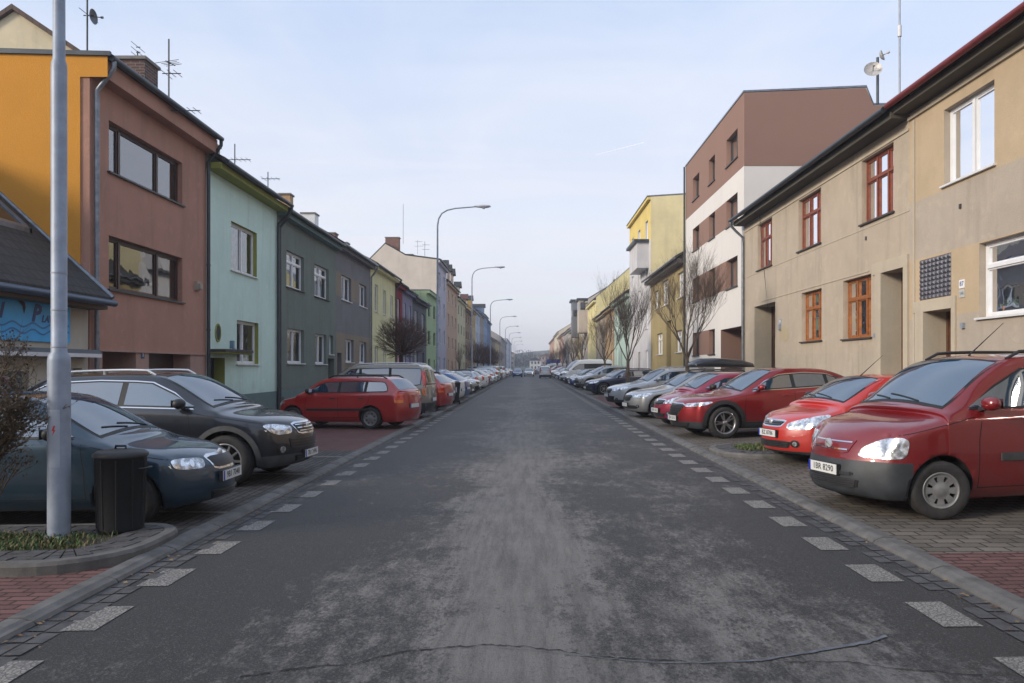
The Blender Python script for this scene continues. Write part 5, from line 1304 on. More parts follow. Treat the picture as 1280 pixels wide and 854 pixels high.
        if len(gr) > 6 or not simple_car:
            g2 = MB(); n = gr[6] if len(gr) > 6 else 4
            for i in range(n):
                z = z0 + (z1 - z0) * (i + .5) / n; hh = hw * (tp + (1 - tp) * (i + .5) / n) * .94
                c.sribbon(g2, [(0, -hh, z), (0, 0, z), (0, hh, z)], 1, .016, .017, d=(1, 0, 0))
            g2.build('grille_bars', gr[7] if len(gr) > 7 else simple('bar_dark', (.03, .03, .033), .3, coat=1), g_)
    if p.get('badge'):
        zb_ = p['badge']; h = c.hit((-1, 0, zb_), (1, 0, 0)); g = MB(); q = Vector(c.T(h[0]))
        if p.get('badge_kind') == 'chevrons':
            for dz_ in (0, -.045):
                for sy in (-1, 1):
                    g.mesh([(q.x + .045, 0, q.z + .05 + dz_), (q.x + .045, 0, q.z + .02 + dz_), (q.x + .03, sy * .055, q.z - .035 + dz_), (q.x + .03, sy * .055, q.z - .005 + dz_), (q.x, 0, q.z + .05 + dz_), (q.x, 0, q.z + .02 + dz_), (q.x, sy * .055, q.z - .035 + dz_), (q.x, sy * .055, q.z - .005 + dz_)], [(0,1,2,3), (4,5,6,7), (0,3,7,4), (1,2,6,5), (0,1,5,4), (2,3,7,6)])
        else: g.lathe([(0, .028), (.035, .026), (.045, .015), (.047, 0)], (q.x, 0, q.z), 0, 20)
        g.build('badge', simple('badge_silver', (.6, .6, .62), .3, .5), c.root)
    # plates
    for end in (0, 1):
        zp = p.get('zp', .46) if end == 0 else p.get('zpr', .62); h = c.hit((-1 if end == 0 else L_ + 1, 0, zp), (1 if end == 0 else -1, 0, 0))
        if h[0] is None: continue
        q = Vector(c.T(h[0])); sx = 1 if end == 0 else -1; g = MB(); x0 = q.x + sx * .016
        g.box(x0, x0 + sx * .008, -.26, .26, zp - .055, zp + .055); g.box(x0 - sx * .04, x0 - sx * .001, -.265, .265, zp - .06, zp + .06, 1)
        g.box(x0 + sx * .0081, x0 + sx * .009, -.26 * sx, -.222 * sx, zp - .055, zp + .055, 2)
        pl = g.build('number_plate', [PLATE, BLACK, PEU], c.root)
        if plate_txt:
            M = Matrix(((0, 0, sx, x0 + sx * .0085), (sx, 0, 0, sx * .018), (0, 1, 0, zp), (0, 0, 0, 1)))
            text_mesh('plate_text', plate_txt, .098, PINK, pl, M, extrude=.0008, bold=.001)
    # mirrors, handles, seams
    for sd in (-1, 1):
        xm_ = xA0 + .16; zm = bt(xm_) + .09; h = c.hit((xm_, sd * 2, zm - .03), (0, -sd, 0)); q = h[0] if h[0] else Vector((xm_, sd * w * .9, zm))
        bmm = bmesh.new(); bmesh.ops.create_cube(bmm, size=1)
        for v in bmm.verts: v.co = Vector((v.co.x * .17 * (1.15 if v.co.y > 0 else .9) + (.0 if v.co.y < 0 else .02), v.co.y * .25, v.co.z * (.20 if v.co.y > 0 else .15)))
        me = subdiv(bmm, 2); g = MB(); yy = q.y + sd * (.13)
        g.mesh([c.T((v.co.x + xm_ - .02, yy + sd * v.co.y, zm + .03 + v.co.z)) for v in me.vertices], [tuple(f.vertices) for f in me.polygons], 0, True)
        g.mesh([c.T(v) for v in [(xm_ - .05, q.y - sd * .02, zm - .06), (xm_ + .03, q.y - sd * .02, zm - .06), (xm_ + .02, yy, zm - .02), (xm_ - .04, yy, zm - .02), (xm_ - .05, q.y - sd * .02, zm - .02), (xm_ + .03, q.y - sd * .02, zm - .02), (xm_ + .02, yy, zm + .02), (xm_ - .04, yy, zm + .02)]], [(0,1,2,3), (4,5,6,7), (0,1,5,4), (1,2,6,5), (3,0,4,7)], 1)
        mo = g.build('mirror', [p.get('mirror', pm), BLACK], c.root)
        g = MB(); x0, x1 = xm_ + .065, xm_ + .07; g.face([c.T((x1, yy - sd * .07, zm - .02)), c.T((x1, yy + sd * .08, zm - .02)), c.T((x1, yy + sd * .08, zm + .085)), c.T((x1, yy - sd * .07, zm + .085))]); g.build('mirror_glass', CHROME, mo)
        for xh in p['handles']:
            zh_ = bt(xh) - p.get('hdz', .10); h = c.hit((xh, sd * 2, zh_), (0, -sd, 0))
            if not h[0]: continue
            q = h[0]; g = MB(); a = [Vector((xh - .085, q.y - sd * .005, zh_)), Vector((xh - .06, q.y + sd * .03, zh_)), Vector((xh + .06, q.y + sd * .03, zh_ + .003)), Vector((xh + .085, q.y - sd * .005, zh_ + .003))]
            g.tube([c.T(v) for v in a], [.012, .014, .014, .012], 6); g.build('door_handle', p.get('handlem', pm), c.root)
        g = MB()
        for ln_ in p['seams'](p, bt, zt, H): c.sribbon(g, ln_, sd, .009, .0012)
        g.build('panel_gap', simple('panel_gap_black', (.004, .004, .004), .9), c.root)
        if p.get('archclad'):
            aw = p['archclad']
            for xw in (p['xw1'], p['xw2']):
                n = 22; ri = R_ * p.get('arch', 1.17) - .004; ro = ri + aw; A = []
                for i in range(n + 1): a = math.pi * (-.06 + 1.12 * i / n); A.append((xw + ro * math.cos(a), R_ + .01 + ro * math.sin(a)))
                for i in range(n, -1, -1): a = math.pi * (-.06 + 1.12 * i / n); A.append((xw + ri * math.cos(a), R_ + .01 + ri * math.sin(a)))
                c.side('arch_trim', A, sd, p.get('cladm', CLAD), off=.014, step=.06, rim=.03)
        if p.get('strip'):
            x0, x1, z0, z1, smm = p['strip']; c.side('side_moulding', [(x0, z0), (x1, z0 + .01), (x1, z1 + .01), (x0, z1)], sd, smm, off=.018, step=.08, rim=.02)
        if p.get('rails'):
            g = MB(); ra, rb = xrf + .15, xrr - .05; pts = []
            for i in range(13):
                x = ra + (rb - ra) * i / 12; h = c.hit((x, sd * (wr - .07), H + 1), (0, 0, -1)); z = h[0].z if h[0] else H - .05
                pts.append(c.T((x, sd * (wr - .07), z + (.055 if 0 < i < 12 else .0))))
            g.tube(pts, [.016] + [.020] * 11 + [.016], 8); g.tube([pts[6], (pts[6][0], pts[6][1], pts[6][2] - .06)], .02, 6); g.build('roof_rail', p['rails'], c.root)
    # wipers and aerial
    for y0, y1 in ((-.1, .50), (.42, -.12 + .95)):
        g = MB(); c.sribbon(g, [(xc + .02, w * (y0 - .28), zc + .03), (xc + .10, w * (y1 - .28), zc + .075)], 1, .013, .016, d=dws)
        g.build('wiper', BLACK, c.root)
    if p.get('aerial'):
        xa, le = p['aerial']; h = c.hit((xa, 0, H + 1), (0, 0, -1)); q = Vector(c.T(h[0])); g = MB(); g.tube([q, q + Vector((-.02, 0, .02)), q + Vector((-le * .78, 0, le * .62))], [.014, .008, .003], 6); g.build('aerial', BLACK, c.root)
    c.body()
    hub = p.get('wheel', 'hub')
    for xw in (p['xw1'], p['xw2']):
        for sd in (-1, 1): c.wheel(xw, sd, hub, p.get('steer', 0) if xw == p['xw1'] else 0)
    del c.tree
    return c.root
def seams5(p, bt, zt, H):                                    # four side doors
    a = p['xw1'] + p['R'] * 1.17 + .07; b = p['pillars'][0]; d = p['xw2'] - p['R'] * .55; zb = p.get('zb', .19) + .13
    return [[(a + .05, bt(a) + .01), (a, bt(a) - .25), (a - .01, zb)], [(b, bt(b) + .02), (b, zb)], [(d + .18, bt(d) + .02), (d + .10, bt(d) - .22), (d - .16, p['R'] * 1.6), (d - .20, zb)], [(a - .01, zb), (d - .20, zb)], [(.42, p['zn'] - .0), (a - .05, bt(a) - .02)]]
def seams3(p, bt, zt, H):                                    # two side doors
    a = p['xw1'] + p['R'] * 1.17 + .07; b = p['pillars'][0]; zb = p.get('zb', .19) + .13
    return [[(a + .05, bt(a) + .01), (a, bt(a) - .25), (a - .01, zb)], [(b + .02, bt(b) + .02), (b + .02, zb)], [(a - .01, zb), (b + .02, zb)], [(.42, p['zn'] - .0), (a - .05, bt(a) - .02)]]
RED = paint('red_paint', (.33, .010, .009), .0, .3, .12); RED2 = paint('bright_red_paint', (.45, .022, .014), .0, .3, .10); DRED = paint('dark_red_paint', (.24, .008, .012), .55, .3, .08); CRED = paint('wine_red_paint', (.17, .005, .008), .15, .32, .2)
PRED = paint('raspberry_paint', (.26, .015, .045), .35, .3, .1); DGRN = paint('petrol_paint', (.009, .034, .062), .4, .33, .12); BLK = paint('black_paint', (.006, .009, .016), .3, .3, .12); SILV = paint('silver_paint', (.36, .37, .38), .7, .35, .12)
LSIL = paint('pale_silver_paint', (.48, .50, .52), .5, .35, .12); BEIG = paint('grey_beige_paint', (.25, .23, .19), .3, .5, .2); NAVY = paint('navy_paint', (.012, .022, .060), .35, .3, .1); BLUE = paint('blue_paint', (.02, .08, .26), .3, .3, .1)
WHT = paint('white_paint', (.70, .71, .72), .0, .35, .1); LBLU = paint('light_blue_paint', (.16, .30, .46), .5, .35, .1); GREYC = paint('grey_paint', (.09, .095, .10), .5, .35, .1)
T_ = {}
T_['hatch_old'] = dict(L=4.22, W=1.66, H=1.45, zn=.71, zc=.93, zs=.88, zsr=.96, xc=1.18, xrf=1.90, xrr=3.30, xrg=3.98, zrg=.99, xw1=.82, xw2=3.28, R=.30, pillars=[2.42, 3.18], handles=[2.2, 3.1], seams=seams5, wheel='hub',
    grilles=[(.30, .575, .695, .84, True, None, 0), (.34, .24, .33, .9)], badge=.715, zp=.475, refr=.04, reflectors=(-.05, .05), lamp_poly=[(.12, .50, .585), (.14, .48, .69), (.24, .74, .705), (.34, .90, .70), (.30, .88, .61), (.20, .76, .585)], low=[(-1, .42, .50)], lowmat=None, mirror=BLACK, handlem=BLACK)
T_['suv'] = dict(L=4.58, W=1.85, H=1.66, zb=.24, zn=.88, zc=1.10, zs=1.05, zsr=1.18, xc=1.22, xrf=1.98, xrr=3.75, xrg=4.36, zrg=1.22, xw1=.95, xw2=3.66, R=.365, pillars=[2.5, 3.45], handles=[2.25, 3.2], seams=seams5, wheel=10, rimf=.68,
    chrome_dlo=True, archclad=.07, low=[(-1, 6, .42)], lowmat=CLAD, rails=simple('rail_silver', (.62, .62, .62), .35, .6), grilles=[(.36, .72, .85, .80, True, None, 3, CHROME), (.50, .50, .66, .95), (.40, .30, .40, .9)], badge=.81, zp=.40, fog=(.1, .70, .50, .075), mirror=BLACK,
    lamp_poly=[(.12, .50, .72), (.13, .47, .82), (.24, .70, .865), (.36, .90, .87), (.37, .93, .84), (.27, .86, .75), (.19, .76, .71)], darklamp=False)
T_['estate'] = dict(L=4.24, W=1.64, H=1.46, zn=.74, zc=.97, zs=.93, zsr=.97, xc=1.05, xrf=1.68, xrr=3.72, xrg=4.10, zrg=1.02, xw1=.84, xw2=3.29, R=.30, pillars=[2.30, 3.12], handles=[2.12, 3.02], seams=seams5, d0=.30, wheel='hub', rails=BLACK, handlem=BLACK, mirror=BLACK,
    strip=(1.3, 3.3, .50, .56, BLACK), grilles=[(.33, .62, .72, .88, True)], badge=.73, tailz=(.68, .98), tailw=.24)
T_['mpv'] = dict(tailx=.3, L=4.33, W=1.72, H=1.82, zn=.82, zc=1.10, zs=1.02, zsr=1.05, xc=.88, xrf=1.6, xrr=4.12, xrg=4.25, zrg=1.12, xw1=.82, xw2=3.5, R=.31, wr=.70, pillars=[2.05, 3.05], handles=[1.9, 2.25], seams=seams5, d0=.18, rails=simple('rail_silver', (.62, .62, .62), .35, .6), wheel='hub', tailz=(.70, 1.55), tailw=.10, grilles=[(.34, .66, .78, .9)],
    drop=.05, tl=[.10, .02, .0, .02, .03, .05], low=[(4.0, 6, .52), (-1, .5, .5)], lowmat=BUMPER, badge=.74)
T_['box_mpv'] = dict(L=4.14, W=1.74, H=1.75, zn=.88, zc=1.13, zs=1.08, zsr=1.12, xc=1.02, xrf=1.72, xrr=3.95, xrg=4.06, zrg=1.15, xw1=.86, xw2=3.54, R=.308, wr=.68, pillars=[2.12, 3.0], blind=(1, 2), handles=[1.95, 2.3], seams=seams3, wheel='hub', rimf=.60, a1=.22,
    low=[(-1, .53, .60)], lowmat=BUMPER, strip=(1.55, 3.1, .60, .68, CLAD), grilles=[(.36, .66, .82, .82, False, CRED, 2, CHROME), (.40, .44, .47, 1.0), (.46, .31, .40, .95)], badge=.755, badge_kind='chevrons', zp=.485, rails=BLACK, aerial=(1.95, .62), steer=R(-14), mirror=CRED, handlem=BLACK,
    lamp_poly=[(.12, .50, .64), (.17, .54, .74), (.28, .72, .835), (.42, .90, .865), (.47, .95, .83), (.42, .955, .65), (.27, .80, .63)], refr=.03, h1=.42, fc=.45, nc=.35, rail=.5, nx=[.04, .0, 0, .05, .09, .17], round=.85)
T_['hatch'] = dict(L=4.02, W=1.68, H=1.47, zn=.745, zc=1.0, zs=.94, zsr=1.05, xc=1.02, xrf=1.72, xrr=3.25, xrg=3.74, zrg=1.04, xw1=.80, xw2=3.29, R=.295, pillars=[2.55], handles=[2.35], seams=seams3, wheel='hub', grilles=[(.30, .645, .715, .84, True, None, 2), (.46, .30, .41, .9)], badge=.70, zp=.52, fog=(.1, .66, .37, .06), aerial=(1.78, .55), mirror=BLACK,
    lamp_poly=[(.13, .46, .60), (.15, .46, .69), (.30, .68, .765), (.62, .93, .84), (.66, .97, .82), (.44, .97, .66), (.28, .80, .60)], refr=.04, low=[(-1, 6, .245)], lowmat=BUMPER)
T_['crossover'] = dict(L=4.62, W=1.80, H=1.58, zb=.21, zn=.82, zc=1.02, zs=.99, zsr=1.14, xc=1.42, xrf=2.20, xrr=3.60, xrg=4.44, zrg=1.15, xw1=.93, xw2=3.74, R=.352, pillars=[2.62, 3.45], blind=(), handles=[2.4, 3.25], seams=seams5, wheel=5, rimf=.70, archclad=.085, cladm=BLACK, low=[(-1, 6, .37)], lowmat=BUMPER, chrome_dlo=True,
    grilles=[(.40, .50, .76, .55, True, None, 5), (.55, .27, .36, .9)], zp=.44, lamp_poly=[(.13, .50, .70), (.14, .50, .775), (.34, .78, .80), (.60, .97, .83), (.62, .985, .80), (.44, .95, .745), (.28, .80, .715)], refr=.035, kick=.10, h1=.5, d0=.42)
T_['city'] = dict(T_['hatch'], zp=.45, L=3.62, W=1.64, H=1.46, xc=.95, xrf=1.62, xrr=3.05, xrg=3.48, xw1=.72, xw2=3.02, pillars=[2.15, 2.85], seams=seams5, handles=[2.0, 2.7], aerial=(3.0, .3), grilles=[(.36, .62, .72, .84, True), (.42, .28, .38, .85)], lamp_poly=[(.13, .48, .62), (.16, .50, .71), (.34, .76, .80), (.62, .95, .86), (.60, .98, .80), (.38, .92, .66)])
T_['wagon'] = dict(L=4.63, W=1.86, H=1.48, zn=.76, zc=.96, zs=.94, zsr=1.03, xc=1.48, xrf=2.22, xrr=3.95, xrg=4.46, zrg=1.06, xw1=.92, xw2=3.70, R=.335, pillars=[2.72, 3.6], handles=[2.5, 3.4], seams=seams5, wheel=7, chrome_dlo=True, rails=BLACK, grilles=[(.36, .56, .72, .86, True, None, 5), (.62, .30, .40, .95)], zp=.42, fog=(.1, .72, .38, .05),
    lamp_poly=[(.13, .50, .62), (.14, .50, .72), (.32, .76, .77), (.60, .97, .80), (.60, .98, .76), (.38, .90, .65)])
T_['cross_wagon'] = dict(T_['wagon'], H=1.56, zb=.24, zn=.82, zc=1.02, zs=1.0, zsr=1.08, zrg=1.10, R=.35, archclad=.06, low=[(-1, 6, .36)], lowmat=CLAD, grilles=[(.36, .62, .78, .86, True, None, 5), (.55, .33, .50, .85)], zp=.52, lamp_poly=[(.13, .50, .68), (.14, .50, .78), (.32, .76, .83), (.60, .97, .86), (.60, .98, .82), (.38, .90, .71)], rails=CHROME, chrome_dlo=False)
T_['van'] = dict(L=5.3, W=2.0, H=2.35, zb=.24, zn=1.05, zc=1.40, zs=1.30, zsr=1.34, xc=.80, xrf=1.62, xrr=5.12, xrg=5.24, zrg=1.45, xw1=.95, xw2=4.2, R=.35, wr=.86, wrg=.9, pillars=[2.3, 3.5], blind=(1, 2), handles=[2.1, 2.6], seams=seams3, wheel='hub', drop=.05, tailz=(.8, 1.5), tailw=.10, blind_rear=True, low=[(-1, .6, .6)], lowmat=BUMPER, mirror=BLACK, wtop=.45, d0=.5, grilles=[(.5, .78, .98, .9)], zp=.5, badge=.95)
T_['sedan'] = dict(L=4.55, W=1.78, H=1.44, zn=.73, zc=.94, zs=.92, zsr=.99, xc=1.35, xrf=2.10, xrr=3.30, xrg=3.95, zrg=1.03, xw1=.90, xw2=3.56, R=.315, pillars=[2.55, 3.38], handles=[2.35, 3.2], seams=seams5, wheel=7, tl=[.10, .02, .0, .02, .03, .06], grilles=[(.36, .58, .70, .86, True, None, 4), (.5, .28, .38, .9)], badge=.72, zp=.45)
for k in T_:
    if T_[k].get('lowmat', 1) is None: T_[k]['low'] = []
def tree_copy(o, parent=None, sub=None):
    c = o.copy(); COL.objects.link(c); c.parent = parent
    if sub:
        for i, sl_ in enumerate(c.material_slots):
            if sl_.material == sub[0]: sl_.link = 'OBJECT'; sl_.material = sub[1]
    for ch in list(o.children): tree_copy(ch, c, sub)
    return c
def park(o, X, Y, deg):
    """stand the car on the tilted street: X, Y of its middle, deg its heading (0 = nose to the right of the picture)"""
    a = R(deg); t = math.atan(SLOPE) if -8.2 < X < 7.9 else 0
    o.location = (X, Y, (SLOPE * (X + 2.9)) + (.02 if (X < XL or X > XR) else .0)); o.rotation_mode = 'XYZ'
    m = Matrix.Rotation(-t, 4, 'Y') @ Matrix.Rotation(a, 4, 'Z'); o.rotation_euler = m.to_euler(); return o
def nose(o, L_, X, Y, deg):
    """same, from where the middle of the nose is"""
    a = R(deg); return park(o, X - math.cos(a) * L_ / 2, Y - math.sin(a) * L_ / 2, deg)
CARS = {}
def car(kind, pm, label, cat='car', plate=None, name='parked_car', group=None, detail=None):
    p = dict(T_[kind]); 
    if p.get('mirror') is None: p['mirror'] = pm
    if detail: p.update(detail)
    key = kind
    if plate is None and detail is None and key in CARS:
        src, spm = CARS[key]; o = tree_copy(src, None, (spm, pm)); o.name = name
    else:
        o = make_car(name, p, pm, plate)
        if plate is None and detail is None: CARS[key] = (o, pm)
    for k in ('label', 'category', 'group'):
        if k in o: del o[k]
    tag(o, label, cat, group); o['carlen'] = p['L']; ln = p['L']; del o['carlen']
    return o, ln
# --- left row, front
o, l = car('hatch_old', DGRN, 'dark petrol green saloon parked nose to the road behind the dustbin', plate='9B1 7048', group='cars parked on the left'); nose(o, l, -3.38, 8.72, 0)
o, l = car('suv', BLK, 'black off roader with silver roof rails beside the petrol green saloon', plate='7B1 2496', group='cars parked on the left'); nose(o, l, -3.27, 11.55, -4)
o, l = car('estate', RED, 'red estate car parked tail to the road in front of the dark green house', group='cars parked on the left'); park(o, -5.2, 21.8, 163)
# --- right row, front
o, l = car('box_mpv', CRED, 'wine red high roofed family van with a dark plastic bumper, nearest on the right', plate='1BR 8290', group='cars parked on the right'); nose(o, l, 3.30, 8.55, 192)
o, l = car('hatch', RED2, 'bright red small hatchback between the wine red van and the planted island', plate='BZ 8786', group='cars parked on the right'); nose(o, l, 3.92, 12.55, 192)
o, l = car('crossover', DRED, 'dark metallic red crossover with black wheel arches beyond the grass island', plate='2BH 5310', group='cars parked on the right'); nose(o, l, 3.30, 17.6, 190)
o, l = car('city', PRED, 'raspberry red little hatchback behind the dark red crossover', plate='5B9 1162', group='cars parked on the right'); nose(o, l, 3.38, 20.5, 190)
o, l = car('wagon', SILV, 'silver estate car carrying the black roof box, next to the raspberry red hatchback', group='cars parked on the right'); nose(o, l, 3.05, 24.3, 190); xw_car = o
o, l = car('cross_wagon', LSIL, 'pale silver estate car on raised wheels, beyond the one with the roof box', group='cars parked on the right'); nose(o, l, 3.0, 29.6, 190)
# ------------------------------------------------------------------ the long rows of cars
CNAME = {'hatch': 'small hatchback', 'estate': 'estate car', 'city': 'compact car', 'wagon': 'large estate car', 'cross_wagon': 'raised estate car', 'sedan': 'saloon car', 'hatch_old': 'hatch', 'suv': 'off roader', 'crossover': 'crossover', 'mpv': 'tall family van', 'van': 'delivery van', 'box_mpv': 'family van'}
PN = {'white': WHT, 'silver': SILV, 'pale silver': LSIL, 'navy blue': NAVY, 'blue': BLUE, 'red': RED, 'dark red': DRED, 'grey': GREYC, 'black': BLK, 'light blue': LBLU, 'beige grey': BEIG}
NAMEP = {v: k for k, v in PN.items()}
def run(side, first, items, prev, grp):
    """items: (depth, kind, colour, heading, nose or tail X)"""
    for k, (Y, kind, colr, hd, X) in enumerate(items):
        lab = '%s %s in the %s row, just behind the %s' % (colr, CNAME[kind], 'left' if side < 0 else 'right', prev)
        o, l = car(kind, PN[colr], lab, 'van' if kind == 'van' else 'car', group=grp)
        park(o, X, Y, hd); prev = colr + ' ' + CNAME[kind]
gl = 'cars parked on the left'; gr = 'cars parked on the right'
run(-1, 0, [(25.6, 'mpv', 'beige grey', 174, -5.3), (30.2, 'estate', 'red', 166, -5.1), (33.1, 'wagon', 'navy blue', 167, -5.5), (36.2, 'sedan', 'white', 168, -5.3), (39.0, 'hatch_old', 'blue', 167, -5.1), (42.0, 'crossover', 'white', -12, -5.3),
    (45.0, 'mpv', 'grey', -12, -6.6), (48.2, 'cross_wagon', 'silver', -13, -5.3), (51.2, 'hatch', 'white', -12, -5.1), (54.2, 'estate', 'pale silver', 167, -5.4), (57.4, 'sedan', 'white', 167, -5.3), (60.4, 'city', 'black', 168, -5.1), (63.4, 'hatch_old', 'dark red', 167, -5.2)], 'red estate', gl)
run(1, 0, [(45.0, 'wagon', 'navy blue', 190, 5.55), (49.0, 'hatch_old', 'pale silver', 190, 5.9), (54.5, 'suv', 'silver', 191, 5.5), (58.6, 'sedan', 'blue', 191, 5.3), (62.4, 'hatch', 'black', 191, 5.2), (66.4, 'estate', 'red', 191, 5.5), (70.4, 'hatch_old', 'black', 191, 5.3), (74.5, 'van', 'white', 191, 5.6), (80.2, 'van', 'white', 191, 5.9)], 'pale silver raised estate', gr)
rr = random.Random(77)
def far_row(side, y0, y1, n, prev, grp):
    kinds = ['hatch', 'estate', 'city', 'wagon', 'sedan', 'hatch_old', 'suv', 'crossover', 'mpv'] + (['van'] if side > 0 else []); cols = list(PN)
    seen = set(); pend = []
    for k in range(n):
        y = y0 + (y1 - y0) * k / (n - 1) + rr.uniform(-.15, .15)
        for _ in range(60):
            kd = rr.choice(kinds); cl = rr.choice(cols + ['white', 'silver', 'white'])
            if kd == 'van': cl = 'white'
            if (kd, cl, prev) not in seen: break
        seen.add((kd, cl, prev)); fl = side < 0 and rr.random() < .35
        lab = '%s %s far down the %s row, behind the %s' % (cl, CNAME[kd], 'left' if side < 0 else 'right', prev)
        o, l = car(kd, PN[cl], lab, 'van' if kd == 'van' else 'car', group=grp); park(o, side * 5.4, y, (168 if fl else -12) if side < 0 else 191)
        prev = cl + ' ' + CNAME[kd]
far_row(-1, 67, 168, 31, 'dark red hatch', gl)
far_row(1, 86, 180, 27, 'second white delivery van', gr)
# traffic far ahead
for (kind, cl, X, Y, hd, lab) in (('hatch_old', 'blue', -1.9, 128, -90, 'blue car driving towards us at the far end of the road'), ('sedan', 'white', .05, 136, -90, 'white car driving on the road between the blue car and the far van'),
    ('city', 'silver', 2.2, 168, 90, 'small silver car on the road left of the white van'), ('mpv', 'white', 4.6 - 2.2, 112, 90, 'white high roofed van driving away near the right kerb')):
    o, l = car(kind, PN[cl], lab, 'car', name='moving_car'); park(o, X, Y, hd)
# roof box on the pale silver estate
bx = MB(); pr = [(-1.02, .02, .30), (-.98, .12, .36), (-.6, .22, .39), (.2, .27, .40), (.75, .25, .39), (.98, .16, .36), (1.04, .06, .30)]
sec = []
for x, h, wd in pr: sec.append([(x, -wd, .02), (x, -wd * .98, h * .55 + .02), (x, -wd * .8, h * .92 + .02), (x, 0, h + .03), (x, wd * .8, h * .92 + .02), (x, wd * .98, h * .55 + .02), (x, wd, .02)])
vs = [v for s_ in sec for v in s_]; fs = [(i*7+j, i*7+(j+1) % 7, (i+1)*7+(j+1) % 7, (i+1)*7+j) for i in range(6) for j in range(7)]
bx.mesh(vs, fs + [tuple(range(7)), tuple(range(42, 49))], 0, True)
a = R(190); rb = empty('roof_box', (xw_car.location.x + .95, xw_car.location.y + .17, xw_car.location.z + 1.58), a, 'black roof box carried on top of the silver estate car', 'roof box')
bo = bx.build('shell', simple('roofbox_black', (.012, .016, .024), .3, coat=.5), rb)
g = MB(); g.box(-1.0, 1.02, -.37, .37, .0, .045); g.build('base', BLACK, rb)
for x in (-.45, .5): g = MB(); g.tube([(x, -.62, -.03), (x, .62, -.03)], .02, 6); g.build('crossbar', BLACK, rb)
g = MB(); g.box(.55, .80, -.399, -.36, .12, .16); g.build('sticker', SILL_W, rb)
# ------------------------------------------------------------------ street lamps
LGREY = simple('lamp_post_paint', (.25, .29, .36), .5, .1, var=.18, nscale=6, bmp=.15)
def lamp(X, Y, label, near=False):
    z = SLOPE * (X + 2.9); e = empty('street_lamp', (X, Y, z), 0, label, 'street lamp', 'street lamps along the left kerb')
    H_ = 9.75
    g = MB()
    if near: g.lathe([(.098, 0), (.098, 1.78), (.090, 1.83), (.068, 1.86), (.068, 4.55), (.064, 4.6), (.053, 4.63), (.050, 6.0)], (0, 0, 0), 2, 24); g.lathe([(.098, 0.135), (.13, 0.13), (.14, .09)], (0, 0, .0), 2, 20)
    else: g.lathe([(.095, 0), (.095, 1.75), (.062, 1.86), (.062, 4.6), (.050, 4.66), (.048, 6.0)], (0, 0, 0), 2, 12)
    po = g.build('post', LGREY, e)
    g = MB(); g.tube([(0, 0, 6), (0, 0, H_ - .9), (.06, 0, H_ - .55), (.22, 0, H_ - .28), (.5, 0, H_ - .12), (.9, 0, H_ - .03), (2.0, 0, H_ + .06)], [.048, .042, .040, .038, .036, .034, .030], 10); g.build('arm', LGREY, e)
    g = MB(); n = 12; secs = [(1.85, .03, .035), (2.0, .08, .06), (2.25, .14, .085), (2.5, .13, .08), (2.68, .05, .04)]; vs = []
    for x, wy, hz_ in secs:
        for j in range(n): a = 2*math.pi*j/n; vs.append((x, wy * math.cos(a), H_ + .06 + hz_ * math.sin(a) + .01))
    g.mesh(vs, [(i*n+j, i*n+(j+1) % n, (i+1)*n+(j+1) % n, (i+1)*n+j) for i in range(4) for j in range(n)] + [tuple(range(n)), tuple(range(4*n, 5*n))], 0, True)
    hd = g.build('lamp_head', simple('lamp_head_grey', (.42, .44, .48), .4), e)
    g = MB(); g.lathe([(0, -.09), (.07, -.07), (.10, 0)], (2.32, 0, H_ + .02), 2, 14); g.build('lamp_glass', simple('lamp_glass', (.7, .7, .68), .1), hd)
    if near:
        g = MB(); a0 = R(-90)
        for ang0, ang1, z0, z1 in ((-115, -55, .78, 1.32),):
            k = 8; vs = []
            for i in range(k + 1):
                a = R(ang0 + (ang1 - ang0) * i / k)
                for zz in (z0, z1): vs.append((.1005 * math.cos(a), .1005 * math.sin(a), zz))
            g.mesh(vs, [(2*i, 2*i+2, 2*i+3, 2*i+1) for i in range(k)], 0, True)
        g.build('service_door', simple('lamp_door_paint', (.34, .38, .44), .5, var=.1), po)
        g = MB(); a = R(-84); bolt = [(0, .05), (-.018, .0), (-.002, .004), (-.012, -.045), (.018, .012), (.002, .008), (.014, .05)]
        g.face([(.1018 * math.cos(a + b / .1), .1018 * math.sin(a + b / .1), 1.12 + z_ ) for b, z_ in bolt]); g.build('danger_bolt', simple('bolt_red', (.6, .03, .02), .5), po)
        for zz in (1.9, 2.25, 2.6): g = MB(); g.lathe([(.0695, zz), (.0705, zz + .006), (.0695, zz + .014)], (0, 0, 0), 2, 24); g.build('band', simple('band_grey', (.28, .31, .36), .5), po)
    return e
LY = [(-4.45, 7.2), (-4.6, 38.3), (-4.6, 61.5), (-4.6, 91), (-4.6, 121), (-4.6, 150), (-4.6, 178), (-4.6, 206), (-4.6, 236), (-4.6, 268)]
names = ['foremost street lamp post, standing in the weedy island by the dustbin', 'street lamp beside the pair of bins in the left row', 'third street lamp from the camera, before the lilac block', 'fourth street lamp from the camera on the left', 'fifth street lamp from the camera on the left', 'sixth street lamp from the camera on the left', 'seventh street lamp from the camera on the left', 'eighth street lamp from the camera, tiny in the distance', 'ninth street lamp from the camera, tiny in the distance', 'tenth and farthest street lamp of the left kerb']
lamp(*LY[0], names[0], True); l2 = lamp(*LY[1], names[1])
for (X, Y), nm in zip(LY[2:], names[2:]):
    o = tree_copy(l2); o.location = (X, Y, SLOPE * (X + 2.9)); o['label'] = nm; o.name = 'street_lamp'
